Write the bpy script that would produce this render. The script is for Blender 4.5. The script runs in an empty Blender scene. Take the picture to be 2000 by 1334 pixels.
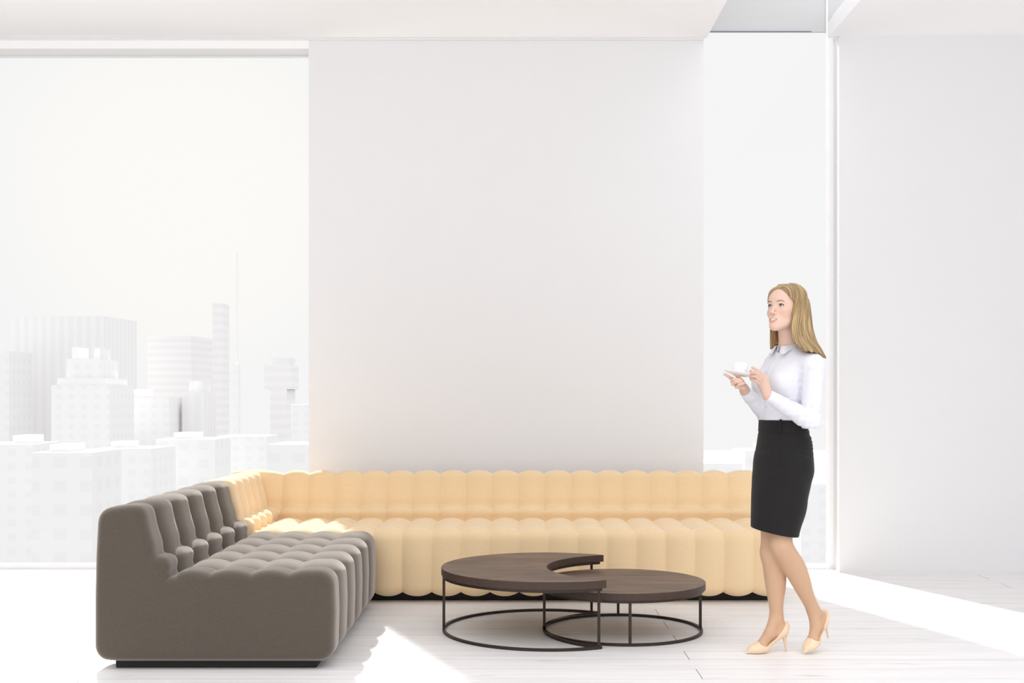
import bpy, bmesh, math, random
import numpy as np
from mathutils import Vector, Matrix

# ---------------------------------------------------------------- camera
SC = bpy.context.scene
COL = SC.collection
F = 2340.0                      # focal length in pixels of the 2000 px wide frame
EYE = 1.2
cam = bpy.data.cameras.new('camera'); camo = bpy.data.objects.new('camera', cam); COL.objects.link(camo)
camo.location = (0, 0, EYE); camo.rotation_euler = (math.pi/2, 0, 0)
cam.sensor_width = 36; cam.lens = 36*F/2000; cam.shift_y = 111/2000; cam.clip_end = 4000; cam.clip_start = .05
SC.camera = camo

# ---------------------------------------------------------------- sky, sun, exposure
SC.view_settings.view_transform = 'Standard'; SC.view_settings.look = 'None'
SC.view_settings.exposure = 0.19; SC.view_settings.gamma = 1.0; SC.view_settings.use_curve_mapping = False
SC.cycles.max_bounces = 10; SC.cycles.diffuse_bounces = 6; SC.cycles.transparent_max_bounces = 12
SC.cycles.sample_clamp_indirect = 6
SC.cycles.caustics_reflective = False; SC.cycles.caustics_refractive = False

def build_world():
    w = bpy.data.worlds.new('hazy_sky'); SC.world = w; w.use_nodes = True
    nt = w.node_tree; nt.nodes.clear(); N = nt.nodes.new; L = nt.links.new
    out = N('ShaderNodeOutputWorld'); bg = N('ShaderNodeBackground'); L(bg.outputs[0], out.inputs[0])
    tc = N('ShaderNodeTexCoord'); sep = N('ShaderNodeSeparateXYZ'); L(tc.outputs['Generated'], sep.inputs[0])
    # sky raised behind the viewer and overhead as added fill for the room
    ry = N('ShaderNodeValToRGB'); ry.color_ramp.interpolation = 'EASE'
    my = N('ShaderNodeMapRange'); my.inputs[1].default_value = -1; my.inputs[2].default_value = 1
    L(sep.outputs['Y'], my.inputs[0]); L(my.outputs[0], ry.inputs[0])
    e = ry.color_ramp.elements
    e[0].position = 0.30; e[0].color = (SKY_REAR*.985, SKY_REAR*.995, SKY_REAR*1.01, 1)
    e[1].position = 0.80; e[1].color = (SKY_FRONT*.993, SKY_FRONT*.99, SKY_FRONT*.985, 1)
    rz = N('ShaderNodeValToRGB'); rz.color_ramp.interpolation = 'EASE'
    L(sep.outputs['Z'], rz.inputs[0])
    z = rz.color_ramp.elements
    z[0].position = .36; z[0].color = (0, 0, 0, 1); z[1].position = .75; z[1].color = (1, 1, 1, 1)
    mix = N('ShaderNodeMix'); mix.data_type = 'RGBA'
    L(rz.outputs[0], mix.inputs[0]); L(ry.outputs[0], mix.inputs[6])
    mix.inputs[7].default_value = (SKY_TOP, SKY_TOP, SKY_TOP*1.03, 1)
    # faint warm glow of the veiled morning light low in the sky
    vd = N('ShaderNodeVectorMath'); vd.operation = 'DOT_PRODUCT'
    g = Vector((365-1000, F, 778-370)).normalized(); vd.inputs[1].default_value = g
    L(tc.outputs['Generated'], vd.inputs[0])
    mr = N('ShaderNodeMapRange'); mr.interpolation_type = 'SMOOTHSTEP'
    mr.inputs[1].default_value = .985; mr.inputs[2].default_value = 1.0; mr.inputs[3].default_value = 0; mr.inputs[4].default_value = 1
    L(vd.outputs['Value'], mr.inputs[0])
    mx = N('ShaderNodeMix'); mx.data_type = 'RGBA'; L(mr.outputs[0], mx.inputs[0]); L(mix.outputs[2], mx.inputs[6])
    mx.inputs[7].default_value = (.885, .86, .83, 1)
    L(mx.outputs[2], bg.inputs[0]); bg.inputs[1].default_value = 1.0
SKY_FRONT, SKY_REAR, SKY_TOP = .83, 1.0, 1.8
build_world()

SUN_EL, SUN_AZ = math.radians(44.5), math.atan(.37)      # the sun stands behind the left window
sd = bpy.data.lights.new('sun', 'SUN'); sd.energy = 4.6; sd.angle = math.radians(1.8); sd.color = (1, .985, .97)
so = bpy.data.objects.new('sun', sd); COL.objects.link(so)
travel = Vector((math.sin(SUN_AZ)*math.cos(SUN_EL), -math.cos(SUN_AZ)*math.cos(SUN_EL), -math.sin(SUN_EL)))
so.rotation_euler = travel.to_track_quat('-Z', 'Y').to_euler(); so.location = (-4, 14, 10)

# ---------------------------------------------------------------- helpers
def srgb(h, k=1.0):
    h = h.lstrip('#'); c = [int(h[i:i+2], 16)/255 for i in (0, 2, 4)]
    return tuple(((x/12.92) if x <= .04045 else ((x+.055)/1.055)**2.4)*k for x in c) + (1,)

def mat(name, col, rough=.5, metal=0.0, spec=.5, noise=None, bump=None, sheen=0, alt=None, coat=0, sss=0):
    """principled material; noise = (scale, amount) varies the colour, bump = (scale, strength)"""
    m = bpy.data.materials.new(name); m.use_nodes = True; nt = m.node_tree; N = nt.nodes.new; L = nt.links.new
    b = nt.nodes['Principled BSDF']; b.inputs['Base Color'].default_value = col; b.inputs['Roughness'].default_value = rough
    b.inputs['Metallic'].default_value = metal; b.inputs['Specular IOR Level'].default_value = spec
    b.inputs['Sheen Weight'].default_value = sheen; b.inputs['Coat Weight'].default_value = coat
    if sss: b.inputs['Subsurface Weight'].default_value = sss; b.inputs['Subsurface Radius'].default_value = (.01, .004, .002)
    tc = N('ShaderNodeTexCoord')
    if noise:
        n = N('ShaderNodeTexNoise'); n.inputs['Scale'].default_value = noise[0]; n.inputs['Detail'].default_value = 4
        L(tc.outputs['Object'], n.inputs['Vector'])
        mx = N('ShaderNodeMix'); mx.data_type = 'RGBA'; L(n.outputs['Fac'], mx.inputs[0])
        a = noise[1]; mx.inputs[6].default_value = tuple(c*(1-a) for c in col[:3])+(1,)
        mx.inputs[7].default_value = alt or tuple(min(1, c*(1+a)) for c in col[:3])+(1,)
        L(mx.outputs[2], b.inputs['Base Color'])
    if bump:
        n2 = N('ShaderNodeTexNoise'); n2.inputs['Scale'].default_value = bump[0]; n2.inputs['Detail'].default_value = 2
        L(tc.outputs['Object'], n2.inputs['Vector'])
        bp = N('ShaderNodeBump'); bp.inputs['Strength'].default_value = bump[1]; bp.inputs['Distance'].default_value = .002
        L(n2.outputs['Fac'], bp.inputs['Height']); L(bp.outputs[0], b.inputs['Normal'])
    return m

def link(name, me, m=None, parent=None, smooth=False):
    o = bpy.data.objects.new(name, me); COL.objects.link(o)
    if m: me.materials.append(m)
    if parent: o.parent = parent
    if smooth:
        for p in me.polygons: p.use_smooth = True
    return o
def obj(name, bm, m=None, parent=None, smooth=False):
    me = bpy.data.meshes.new(name); bmesh.ops.recalc_face_normals(bm, faces=bm.faces[:]); bm.to_mesh(me); bm.free()
    return link(name, me, m, parent, smooth)
def mesh_np(name, V, Fc, m=None, parent=None, smooth=True):
    me = bpy.data.meshes.new(name); me.from_pydata(np.asarray(V, float).tolist(), [], [list(map(int, f)) for f in Fc]); me.update()
    return link(name, me, m, parent, smooth)
def empty(name, loc, label, cat, group=None, rz=0):
    o = bpy.data.objects.new(name, None); COL.objects.link(o); o.location = loc; o.rotation_euler = (0, 0, rz)
    o.empty_display_size = .2
    o['label'] = label; o['category'] = cat
    if group: o['group'] = group
    return o
def tag(o, label, cat, group=None, kind=None):
    o['label'] = label; o['category'] = cat
    if group: o['group'] = group
    if kind: o['kind'] = kind
    return o
def struct(o, label, cat):
    o['kind'] = 'structure'; o['label'] = label; o['category'] = cat; return o
def box(bm, x0, x1, y0, y1, z0, z1):
    vs = [bm.verts.new((x, y, z)) for x in (x0, x1) for y in (y0, y1) for z in (z0, z1)]
    for f in ((0, 1, 3, 2), (4, 6, 7, 5), (0, 4, 5, 1), (2, 3, 7, 6), (0, 2, 6, 4), (1, 5, 7, 3)):
        bm.faces.new([vs[i] for i in f])
def boxes(name, L, m, parent=None, bevel=0):
    bm = bmesh.new()
    for b in L: box(bm, *b)
    o = obj(name, bm, m, parent)
    if bevel:
        md = o.modifiers.new('bevel', 'BEVEL'); md.width = bevel; md.segments = 2; md.limit_method = 'ANGLE'
    return o
def px2w(px, py, d):
    return Vector(((px-1000)*d/F, d, EYE-(py-778)*d/F))

# ---------------------------------------------------------------- room materials
M_WALL = mat('painted_wall', srgb('#eaeaeb', 1.0), .85, spec=.2, noise=(1.3, .008), bump=(180, .05))
M_CEIL = mat('painted_ceiling', srgb('#fcfcfc', 1.0), .9, spec=.1, noise=(1.0, .006))
M_FRAME = mat('white_window_frame', srgb('#fbfbfc'), .4, spec=.4)
M_GREYPANEL = mat('pale_grey_panel', srgb('#cfcfcf', .9), .5, spec=.3, noise=(.8, .02))

def floor_material():
    m = bpy.data.materials.new('whitewashed_planks'); m.use_nodes = True; nt = m.node_tree; N = nt.nodes.new; L = nt.links.new
    b = nt.nodes['Principled BSDF']; tc = N('ShaderNodeTexCoord'); sep = N('ShaderNodeSeparateXYZ'); L(tc.outputs['Object'], sep.inputs[0])
    def math_(op, a, bb=None, c=None):
        n = N('ShaderNodeMath'); n.operation = op
        for i, v in enumerate((a, bb, c)):
            if v is None: continue
            if isinstance(v, (int, float)): n.inputs[i].default_value = v
            else: L(v, n.inputs[i])
        return n.outputs[0]
    W = .1885
    row = math_('DIVIDE', math_('SUBTRACT', sep.outputs['Y'], 5.500), W)      # a seam lies at y = 5.5
    rid = math_('FLOOR', row); rf = math_('SUBTRACT', row, rid)
    d = math_('MULTIPLY', math_('MINIMUM', rf, math_('SUBTRACT', 1.0, rf)), W)   # metres to nearest long seam
    odd = math_('MODULO', math_('ADD', rid, 100.0), 2.0)
    xs = math_('DIVIDE', math_('SUBTRACT', math_('SUBTRACT', sep.outputs['X'], .815), math_('MULTIPLY', odd, 2.35)), 5.0)
    cid = math_('FLOOR', math_('ADD', xs, 0.0)); xf = math_('SUBTRACT', xs, cid)
    dx = math_('MULTIPLY', math_('MINIMUM', xf, math_('SUBTRACT', 1.0, xf)), 5.0)
    # per plank random value
    cmb = N('ShaderNodeCombineXYZ'); L(rid, cmb.inputs[0]); L(cid, cmb.inputs[1])
    wn = N('ShaderNodeTexWhiteNoise'); wn.noise_dimensions = '2D'; L(cmb.outputs[0], wn.inputs['Vector'])
    # grain, stretched along the planks
    off = N('ShaderNodeVectorMath'); off.operation = 'MULTIPLY_ADD'
    L(wn.outputs['Color'], off.inputs[0]); off.inputs[1].default_value = (30, 30, 30)
    mp = N('ShaderNodeVectorMath'); mp.operation = 'MULTIPLY'; mp.inputs[1].default_value = (1.0, 22.0, 1.0); L(tc.outputs['Object'], mp.inputs[0])
    L(mp.outputs[0], off.inputs[2])
    g1 = N('ShaderNodeTexNoise'); g1.inputs['Scale'].default_value = 1.6; g1.inputs['Detail'].default_value = 7; g1.inputs['Roughness'].default_value = .62
    L(off.outputs[0], g1.inputs['Vector'])
    kn = N('ShaderNodeTexNoise'); kn.inputs['Scale'].default_value = 2.2; kn.inputs['Detail'].default_value = 3
    mk = N('ShaderNodeVectorMath'); mk.operation = 'MULTIPLY'; mk.inputs[1].default_value = (1.2, 6.0, 1.0); L(tc.outputs['Object'], mk.inputs[0]); L(mk.outputs[0], kn.inputs['Vector'])
    cr = N('ShaderNodeValToRGB'); L(g1.outputs['Fac'], cr.inputs[0]); e = cr.color_ramp.elements
    e[0].position = .30; e[0].color = srgb('#e3e0e0'); e[1].position = .62; e[1].color = srgb('#f2f0f0')
    e.new(.48).color = srgb('#edebea')
    kr = N('ShaderNodeValToRGB'); L(kn.outputs['Fac'], kr.inputs[0]); k = kr.color_ramp.elements
    k[0].position = .22; k[0].color = srgb('#d2cccb'); k[1].position = .34; k[1].color = (1, 1, 1, 1)
    mul = N('ShaderNodeMix'); mul.data_type = 'RGBA'; mul.blend_type = 'MULTIPLY'; mul.inputs[0].default_value = .7
    L(cr.outputs[0], mul.inputs[6]); L(kr.outputs[0], mul.inputs[7])
    tone = N('ShaderNodeMapRange'); tone.inputs[3].default_value = .965; tone.inputs[4].default_value = 1.015; L(wn.outputs['Value'], tone.inputs[0])
    sc_ = N('ShaderNodeVectorMath'); sc_.operation = 'SCALE'; L(mul.outputs[2], sc_.inputs[0]); L(tone.outputs[0], sc_.inputs['Scale'])
    seam = N('ShaderNodeMapRange'); seam.inputs[1].default_value = .0006; seam.inputs[2].default_value = .0026; L(d, seam.inputs[0])
    butt = N('ShaderNodeMapRange'); butt.inputs[1].default_value = .0012; butt.inputs[2].default_value = .0024; L(dx, butt.inputs[0])
    s1 = N('ShaderNodeMix'); s1.data_type = 'RGBA'; L(seam.outputs[0], s1.inputs[0]); s1.inputs[6].default_value = srgb('#b4b0b0'); L(sc_.outputs[0], s1.inputs[7])
    s2 = N('ShaderNodeMix'); s2.data_type = 'RGBA'; L(butt.outputs[0], s2.inputs[0]); s2.inputs[6].default_value = srgb('#5e5753'); L(s1.outputs[2], s2.inputs[7])
    L(s2.outputs[2], b.inputs['Base Color'])
    b.inputs['Roughness'].default_value = .42; b.inputs['Specular IOR Level'].default_value = .35
    bp = N('ShaderNodeBump'); bp.inputs['Strength'].default_value = .12; bp.inputs['Distance'].default_value = .002
    L(g1.outputs['Fac'], bp.inputs['Height']); L(bp.outputs[0], b.inputs['Normal'])
    return m
M_FLOOR = floor_material()

def glass_material():
    m = bpy.data.materials.new('clear_glass'); m.use_nodes = True; nt = m.node_tree; nt.nodes.clear(); N = nt.nodes.new; L = nt.links.new
    out = N('ShaderNodeOutputMaterial'); t = N('ShaderNodeBsdfTransparent'); t.inputs[0].default_value = (.985, .99, .99, 1)
    g = N('ShaderNodeBsdfGlossy'); g.inputs['Roughness'].default_value = .02; lw = N('ShaderNodeFresnel'); lw.inputs[0].default_value = 1.2
    mx = N('ShaderNodeMixShader'); L(lw.outputs[0], mx.inputs[0]); L(t.outputs[0], mx.inputs[1]); L(g.outputs[0], mx.inputs[2]); L(mx.outputs[0], out.inputs[0])
    return m
M_GLASS = glass_material()

# ---------------------------------------------------------------- room shell
YB = 8.28; YW = 8.43; CZ = 3.69; CX0, CX1 = -1.405, 1.323; RX = 2.265; SL0, SL1 = 1.345, 2.18
struct(boxes('floor', [(-5.2, 6.2, -3.0, YW+.12, -.12, 0)], M_FLOOR), 'white-washed wooden plank floor', 'floor')
struct(boxes('wall_centre', [(CX0, CX1, YB, YB+.3, 0, CZ)], M_WALL), 'blank off-white wall panel between the two tall windows', 'wall')
struct(boxes('wall_right_rear', [(RX, 6.2, YB, YB+.3, 0, CZ+.0215)], M_WALL), 'off-white wall right of the narrow window', 'wall')
struct(boxes('wall_left', [(-5.3, -5.1, -3.0, YB+.3, 0, CZ)], M_WALL), 'left side wall of the room', 'wall')
struct(boxes('wall_right', [(6.1, 6.3, -3.0, YB+.3, 0, CZ)], M_WALL), 'right side wall of the room', 'wall')
HZ = 3.617
struct(boxes('wall_lintel', [(-5.2, CX0, YB, YW+.08, HZ, CZ)], M_CEIL), 'shallow lintel band above the wide left window', 'wall')
struct(boxes('ceiling', [(-5.2, CX1, 4.4, YB+.3, CZ, CZ+.45), (CX1, SL0, 4.4, YB, CZ, CZ+.45)], M_CEIL), 'flat off-white ceiling over the sofas', 'ceiling')  # unseen roof towards the viewer left open, letting extra daylight in
struct(boxes('ceiling_right', [(SL1+.035, RX, 4.4, YB, CZ+.012, CZ+.12), (RX, 6.2, 4.4, YB+.3, CZ+.021, CZ+.12)], M_CEIL), 'flat off-white ceiling right of the roof slot', 'ceiling')
# small shadow-gap cove trims where walls meet the ceiling
struct(boxes('trim_1', [(CX0, CX1, YB-.014, YB-.001, CZ-.016, CZ-.001)], M_WALL), 'thin trim at the top of the centre wall', 'trim')
struct(boxes('trim_2', [(-5.09, CX0, YB-.014, YB-.001, CZ-.016, CZ-.001)], M_WALL), 'thin trim above the left window', 'trim')
# fascia beam along the roof slot
struct(boxes('trim_3', [(SL1, SL1+.034, 4.4, YB-.002, CZ+.002, CZ+.105)], M_FRAME), 'bright white fascia edge along the roof slot', 'trim')
struct(boxes('trim_4', [(SL1+.036, 6.1, 4.4, YB, CZ+.122, CZ+.16)], M_FRAME), 'roof edge above the fascia', 'trim')
# head panel of the narrow window, above ceiling height
GZ = EYE+714*(YW-.02)/F
struct(boxes('wall_head_panel', [(CX1-.08, 2.60, YW-.02, YW-.002, GZ+.006, 5.0)], M_GREYPANEL), 'pale grey panel above the narrow window in the roof slot', 'wall')
M_DARKLINE = mat('dark_gasket', srgb('#6f7786'), .5)
struct(boxes('trim_5', [(CX1-.08, 2.10, YW-.03, YW-.0205, GZ+.004, GZ+.009)], M_DARKLINE), 'thin dark gasket under the grey head panel', 'trim')
struct(boxes('wall_slot_side', [(1.0, SL0-.002, 4.4, YB+.3, CZ+.46, 5.0)], M_WALL), 'upper side of the roof slot', 'wall')

def window(name, x0, x1, z0, z1, fr, label, left=True, right=True, mull=()):
    w = empty(name, ((x0+x1)/2, YW, z0), label, 'window'); w['kind'] = 'structure'
    off = Vector(w.location)
    def loc(b): return (b[0]-off.x, b[1]-off.x, b[2]-off.y, b[3]-off.y, b[4]-off.z, b[5]-off.z)
    bars = [(x0, x1, YW, YW+.022, z0, z0+fr), (x0, x1, YW, YW+.022, z1-fr*.6, z1)]
    if left: bars.append((x0, x0+fr, YW, YW+.022, z0+fr, z1-fr*.6))
    if right: bars.append((x1-fr, x1, YW, YW+.022, z0+fr, z1-fr*.6))
    for q in mull: bars.append((q-fr/2, q+fr/2, YW, YW+.022, z0+fr, z1-fr*.6))
    boxes('window_frame', [loc(b) for b in bars], M_FRAME, w)
    bead = .007
    b2 = [(x0+fr, x1-fr, YW+.004, YW+.018, z0+fr, z0+fr+bead)]
    if right: b2.append((x1-fr-bead, x1-fr, YW+.004, YW+.018, z0+fr+bead+.0005, z1-fr))
    boxes('glazing_bead', [loc(b) for b in b2], M_FRAME, w)
    boxes('window_glass', [loc((x0+fr*.5, x1-fr*.5, YW+.012, YW+.018, z0+fr*.5, z1-fr*.3))], M_GLASS, w)
    return w
window('window_1', -5.1, CX0+.12, 0.0, HZ+.025, .034, 'wide floor-to-ceiling window looking over the hazy city')
window('window_2', CX1-.08, RX-.002, 0.0, GZ+.060, .030, 'narrow tall window behind the standing woman')
# corner post of the narrow window carries on up the roof slot
struct(boxes('trim_6', [(2.203, 2.2145, YW-.030, YW-.021, 0, 5.0)], M_FRAME), 'slim white corner post beside the narrow window', 'trim')

struct(boxes('trim_7', [(RX-.003, RX-.0005, YB+.001, YW-.001, 0, CZ+.01)], M_FRAME), 'added white lining that brightens the window reveal', 'trim')  # added skin, whiter than the wall, so the reveal reads brighter

# ---------------------------------------------------------------- hazy city outside
def tower_material(name, wall, win, sx, sz, fx=.6, fz=.6):
    """facade colour paled to imitate haze, with a regular grid of slightly darker windows, coordinates in metres"""
    m = bpy.data.materials.new(name); m.use_nodes = True; nt = m.node_tree; N = nt.nodes.new; L = nt.links.new
    b = nt.nodes['Principled BSDF']; b.inputs['Roughness'].default_value = .9; b.inputs['Specular IOR Level'].default_value = 0
    tc = N('ShaderNodeTexCoord'); sep = N('ShaderNodeSeparateXYZ'); L(tc.outputs['Object'], sep.inputs[0])
    def m2(op, a, v):
        n = N('ShaderNodeMath'); n.operation = op
        L(a, n.inputs[0]) if not isinstance(a, (int, float)) else None
        if isinstance(v, (int, float)): n.inputs[1].default_value = v
        else: L(v, n.inputs[1])
        return n.outputs[0]
    ax = m2('ADD', sep.outputs['X'], sep.outputs['Y'])
    fx_ = m2('LESS_THAN', m2('FRACT', m2('DIVIDE', ax, sx), 0), fx) if sx else None
    fz_ = m2('LESS_THAN', m2('FRACT', m2('DIVIDE', sep.outputs['Z'], sz), 0), fz) if sz else None
    both = m2('MULTIPLY', fx_, fz_) if (sx and sz) else (fx_ or fz_)
    mx = N('ShaderNodeMix'); mx.data_type = 'RGBA'; L(both, mx.inputs[0]); mx.inputs[6].default_value = wall; mx.inputs[7].default_value = win
    L(mx.outputs[2], b.inputs['Base Color']); return m
CK = .795  # scales the near-white facade colours that stand in for haze
T_STRIPE = tower_material('haze_paled_striped_facade', srgb('#f6f4f3', CK), srgb('#f2f0ef', CK), 7.0, 0, .5)
T_GRID = tower_material('haze_paled_gridded_facade', srgb('#f6f5f4', CK), srgb('#f2f1f1', CK), 6.5, 5.2, .45, .5)
T_BAND = tower_material('haze_paled_banded_facade', srgb('#f3f1f0', CK), srgb('#efecec', CK), 0, 6.0, .5, .5)
T_FLAT = tower_material('haze_paled_block_facade', srgb('#f5f4f3', CK), srgb('#f1f0f0', CK), 9.0, 8.0, .5, .45)
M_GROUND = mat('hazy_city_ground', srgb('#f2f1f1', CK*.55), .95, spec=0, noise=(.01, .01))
GROUND_Z = -150.0
def building(name, label, p0, p1, top, D, mtl, depth=30, rot=0, extra=(), cat='building'):
    a, b_ = px2w(p0, top, D), px2w(p1, top, D)
    w = (b_.x-a.x); h = a.z-GROUND_Z
    o = empty(name, ((a.x+b_.x)/2, D+depth/2, GROUND_Z), label, cat, rz=rot, group={'apartment_block': 'apartment blocks outside the left window', 'distant_block': 'faint blocks outside the narrow window'}.get(name))
    boxes('tower_body', [(-w/2, w/2, -depth/2, depth/2, 0, h)], mtl, o)
    for kind, q0, q1, t, dd in extra:
        xa, xb = px2w(q0, t, D), px2w(q1, t, D)
        cx = o.location.x
        boxes(kind, [(xa.x-cx, xb.x-cx, -depth/2*dd, depth/2*dd, h, xa.z-GROUND_Z)], mtl, o)
    return o
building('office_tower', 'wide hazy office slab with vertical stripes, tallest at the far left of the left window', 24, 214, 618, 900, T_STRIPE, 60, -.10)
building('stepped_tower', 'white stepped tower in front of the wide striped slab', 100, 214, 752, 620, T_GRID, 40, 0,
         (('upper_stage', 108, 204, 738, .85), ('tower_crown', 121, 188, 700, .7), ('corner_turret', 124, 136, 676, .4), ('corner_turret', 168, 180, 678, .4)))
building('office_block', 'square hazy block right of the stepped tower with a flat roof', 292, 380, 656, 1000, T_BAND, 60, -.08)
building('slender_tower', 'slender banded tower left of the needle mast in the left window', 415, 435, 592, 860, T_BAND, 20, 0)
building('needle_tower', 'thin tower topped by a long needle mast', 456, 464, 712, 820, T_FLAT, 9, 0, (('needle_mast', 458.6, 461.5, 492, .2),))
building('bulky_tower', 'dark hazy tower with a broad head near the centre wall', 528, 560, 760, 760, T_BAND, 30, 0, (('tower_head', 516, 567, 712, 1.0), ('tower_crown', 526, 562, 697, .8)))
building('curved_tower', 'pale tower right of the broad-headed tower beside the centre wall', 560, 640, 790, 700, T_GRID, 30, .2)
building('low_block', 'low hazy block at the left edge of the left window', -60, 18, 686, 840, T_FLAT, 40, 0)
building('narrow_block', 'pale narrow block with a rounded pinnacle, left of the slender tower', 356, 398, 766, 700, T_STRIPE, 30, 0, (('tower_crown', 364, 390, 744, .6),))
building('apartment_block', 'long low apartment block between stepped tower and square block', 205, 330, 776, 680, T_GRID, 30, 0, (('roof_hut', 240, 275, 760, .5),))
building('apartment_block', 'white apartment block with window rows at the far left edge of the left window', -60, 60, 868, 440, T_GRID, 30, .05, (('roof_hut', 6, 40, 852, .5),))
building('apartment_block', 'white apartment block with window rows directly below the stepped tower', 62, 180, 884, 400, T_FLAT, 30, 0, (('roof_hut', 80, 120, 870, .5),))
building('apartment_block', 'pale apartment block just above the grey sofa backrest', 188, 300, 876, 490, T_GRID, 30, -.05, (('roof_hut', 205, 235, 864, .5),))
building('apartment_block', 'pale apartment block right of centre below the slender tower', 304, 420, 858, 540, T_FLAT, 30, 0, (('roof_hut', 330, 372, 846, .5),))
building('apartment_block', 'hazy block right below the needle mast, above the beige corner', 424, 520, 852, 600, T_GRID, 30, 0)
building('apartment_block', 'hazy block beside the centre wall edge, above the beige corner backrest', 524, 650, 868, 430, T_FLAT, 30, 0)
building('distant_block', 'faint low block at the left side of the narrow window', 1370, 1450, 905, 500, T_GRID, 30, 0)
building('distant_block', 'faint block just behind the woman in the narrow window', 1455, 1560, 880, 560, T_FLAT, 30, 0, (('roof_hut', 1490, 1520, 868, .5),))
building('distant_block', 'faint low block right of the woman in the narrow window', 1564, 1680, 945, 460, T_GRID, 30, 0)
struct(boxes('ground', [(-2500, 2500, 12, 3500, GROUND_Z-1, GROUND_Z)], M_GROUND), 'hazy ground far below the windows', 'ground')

# ================================================================ sofas
def fabric(name, c1, c2, scale=900):
    m = bpy.data.materials.new(name); m.use_nodes = True; nt = m.node_tree; N = nt.nodes.new; L = nt.links.new
    b = nt.nodes['Principled BSDF']; b.inputs['Roughness'].default_value = .92; b.inputs['Specular IOR Level'].default_value = .15
    b.inputs['Sheen Tint'].default_value = (1, .93, .85, 1); b.inputs['Sheen Weight'].default_value = .6; b.inputs['Sheen Roughness'].default_value = .5
    tc = N('ShaderNodeTexCoord')
    n = N('ShaderNodeTexNoise'); n.inputs['Scale'].default_value = 260; n.inputs['Detail'].default_value = 3; L(tc.outputs['Object'], n.inputs['Vector'])
    mv = N('ShaderNodeVectorMath'); mv.operation = 'MULTIPLY'; mv.inputs[1].default_value = (1, 1, 9); L(tc.outputs['Object'], mv.inputs[0])
    n3 = N('ShaderNodeTexNoise'); n3.inputs['Scale'].default_value = 70; n3.inputs['Detail'].default_value = 3; L(mv.outputs[0], n3.inputs['Vector'])
    ad = N('ShaderNodeMath'); ad.operation = 'ADD'; L(n.outputs['Fac'], ad.inputs[0]); L(n3.outputs['Fac'], ad.inputs[1])
    hf = N('ShaderNodeMapRange'); hf.inputs[1].default_value = .7; hf.inputs[2].default_value = 1.3; L(ad.outputs[0], hf.inputs[0])
    mx = N('ShaderNodeMix'); mx.data_type = 'RGBA'; L(hf.outputs[0], mx.inputs[0]); mx.inputs[6].default_value = c1; mx.inputs[7].default_value = c2
    L(mx.outputs[2], b.inputs['Base Color'])
    bp = N('ShaderNodeBump'); bp.inputs['Strength'].default_value = .10; bp.inputs['Distance'].default_value = .001
    L(ad.outputs[0], bp.inputs['Height']); L(bp.outputs[0], b.inputs['Normal'])
    return m
M_GREY = fabric('charcoal_grey_fabric', srgb('#4e463e'), srgb('#5a5148'))
M_BEIGE = fabric('sandy_beige_fabric', srgb('#e9cb9f'), srgb('#f1d7af'))
M_PLINTH = mat('black_plinth', srgb('#23201e'), .6, spec=.3, noise=(20, .1))

def arc(c, r, a0, a1, n=7):
    return [(c[0]+r*math.cos(math.radians(a0+(a1-a0)*i/n)), c[1]+r*math.sin(math.radians(a0+(a1-a0)*i/n))) for i in range(n+1)]
SEAT_U = [.338, .510, .685, .862]
ZB, ZT, ZS, DEP = .034, .725, .438, 1.065
def sofa_profile(back_only=False):
    """(u, z) outline of the padded body, counter-clockwise seen with u to the right, plus arc positions of the sewn creases"""
    pts = []
    pts += [(.30, ZB), (.10, ZB)] + arc((.07, ZB+.07), .07, 250, 180, 6)[0:]
    pts += [(0.0, .30), (.004, .5)]
    pts += [(.012, .655)] + arc((.075, .655), .062, 172, 100, 5)
    pts += [(.12, .724), (.15, .727)] + arc((.180, .678), .049, 82, 22, 6)
    pts += [(.240, .625), (.259, .565), (.270, .530)]
    cre = [('b', (.275, .508))]; pts += [(.275, .508)]
    pts += arc((.272, .440), .068, 84, 2, 9)[1:]
    if back_only:
        pts += [(.343, .36), (.342, .20)] + arc((.290, ZB+.05), .05, 0, -90, 5)
        cre += [('s', (.343, .385))]
    else:
        pts += [(SEAT_U[0]+.004, .415)]; cre += [('s', (SEAT_U[0]+.004, .415))]
        pts += [(.365, ZS-.004)]
        for u in (.43, .510, .60, .685, .77, .862, .93): pts.append((u, ZS))
        for u in SEAT_U[1:]: cre.append(('s', (u, ZS)))
        pts += [(.96, ZS)] + arc((DEP-.075, ZS-.075), .075, 90, 0, 8)
        pts += [(DEP+.004, .25)] + arc((DEP-.065, ZB+.065), .065, 0, -90, 8)
        pts += [(.9, ZB), (.6, ZB)]
    P = np.array(pts)
    # resample evenly
    Q = np.vstack([P, P[:1]]); seg = np.linalg.norm(np.diff(Q, axis=0), axis=1); cum = np.concatenate([[0], np.cumsum(seg)])
    n = int(cum[-1]/.0105)
    s = np.linspace(0, cum[-1], n, endpoint=False)
    R = np.stack([np.interp(s, cum, Q[:, 0]), np.interp(s, cum, Q[:, 1])], 1)
    # light smoothing keeps corners round
    for _ in range(2): R = .5*R+.25*(np.roll(R, 1, 0)+np.roll(R, -1, 0))
    cs = [(k, s[np.argmin(np.linalg.norm(R-np.array(c), axis=1))]) for k, c in cre]
    T = np.roll(R, -1, 0)-np.roll(R, 1, 0); T /= np.linalg.norm(T, axis=1)[:, None]
    Nn = np.stack([-T[:, 1], T[:, 0]], 1)
    area = .5*np.sum(R[:, 0]*np.roll(R[:, 1], -1)-np.roll(R[:, 0], -1)*R[:, 1])
    if area > 0: Nn = -Nn                      # outward
    return R, Nn, s, cum[-1], cs

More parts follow.
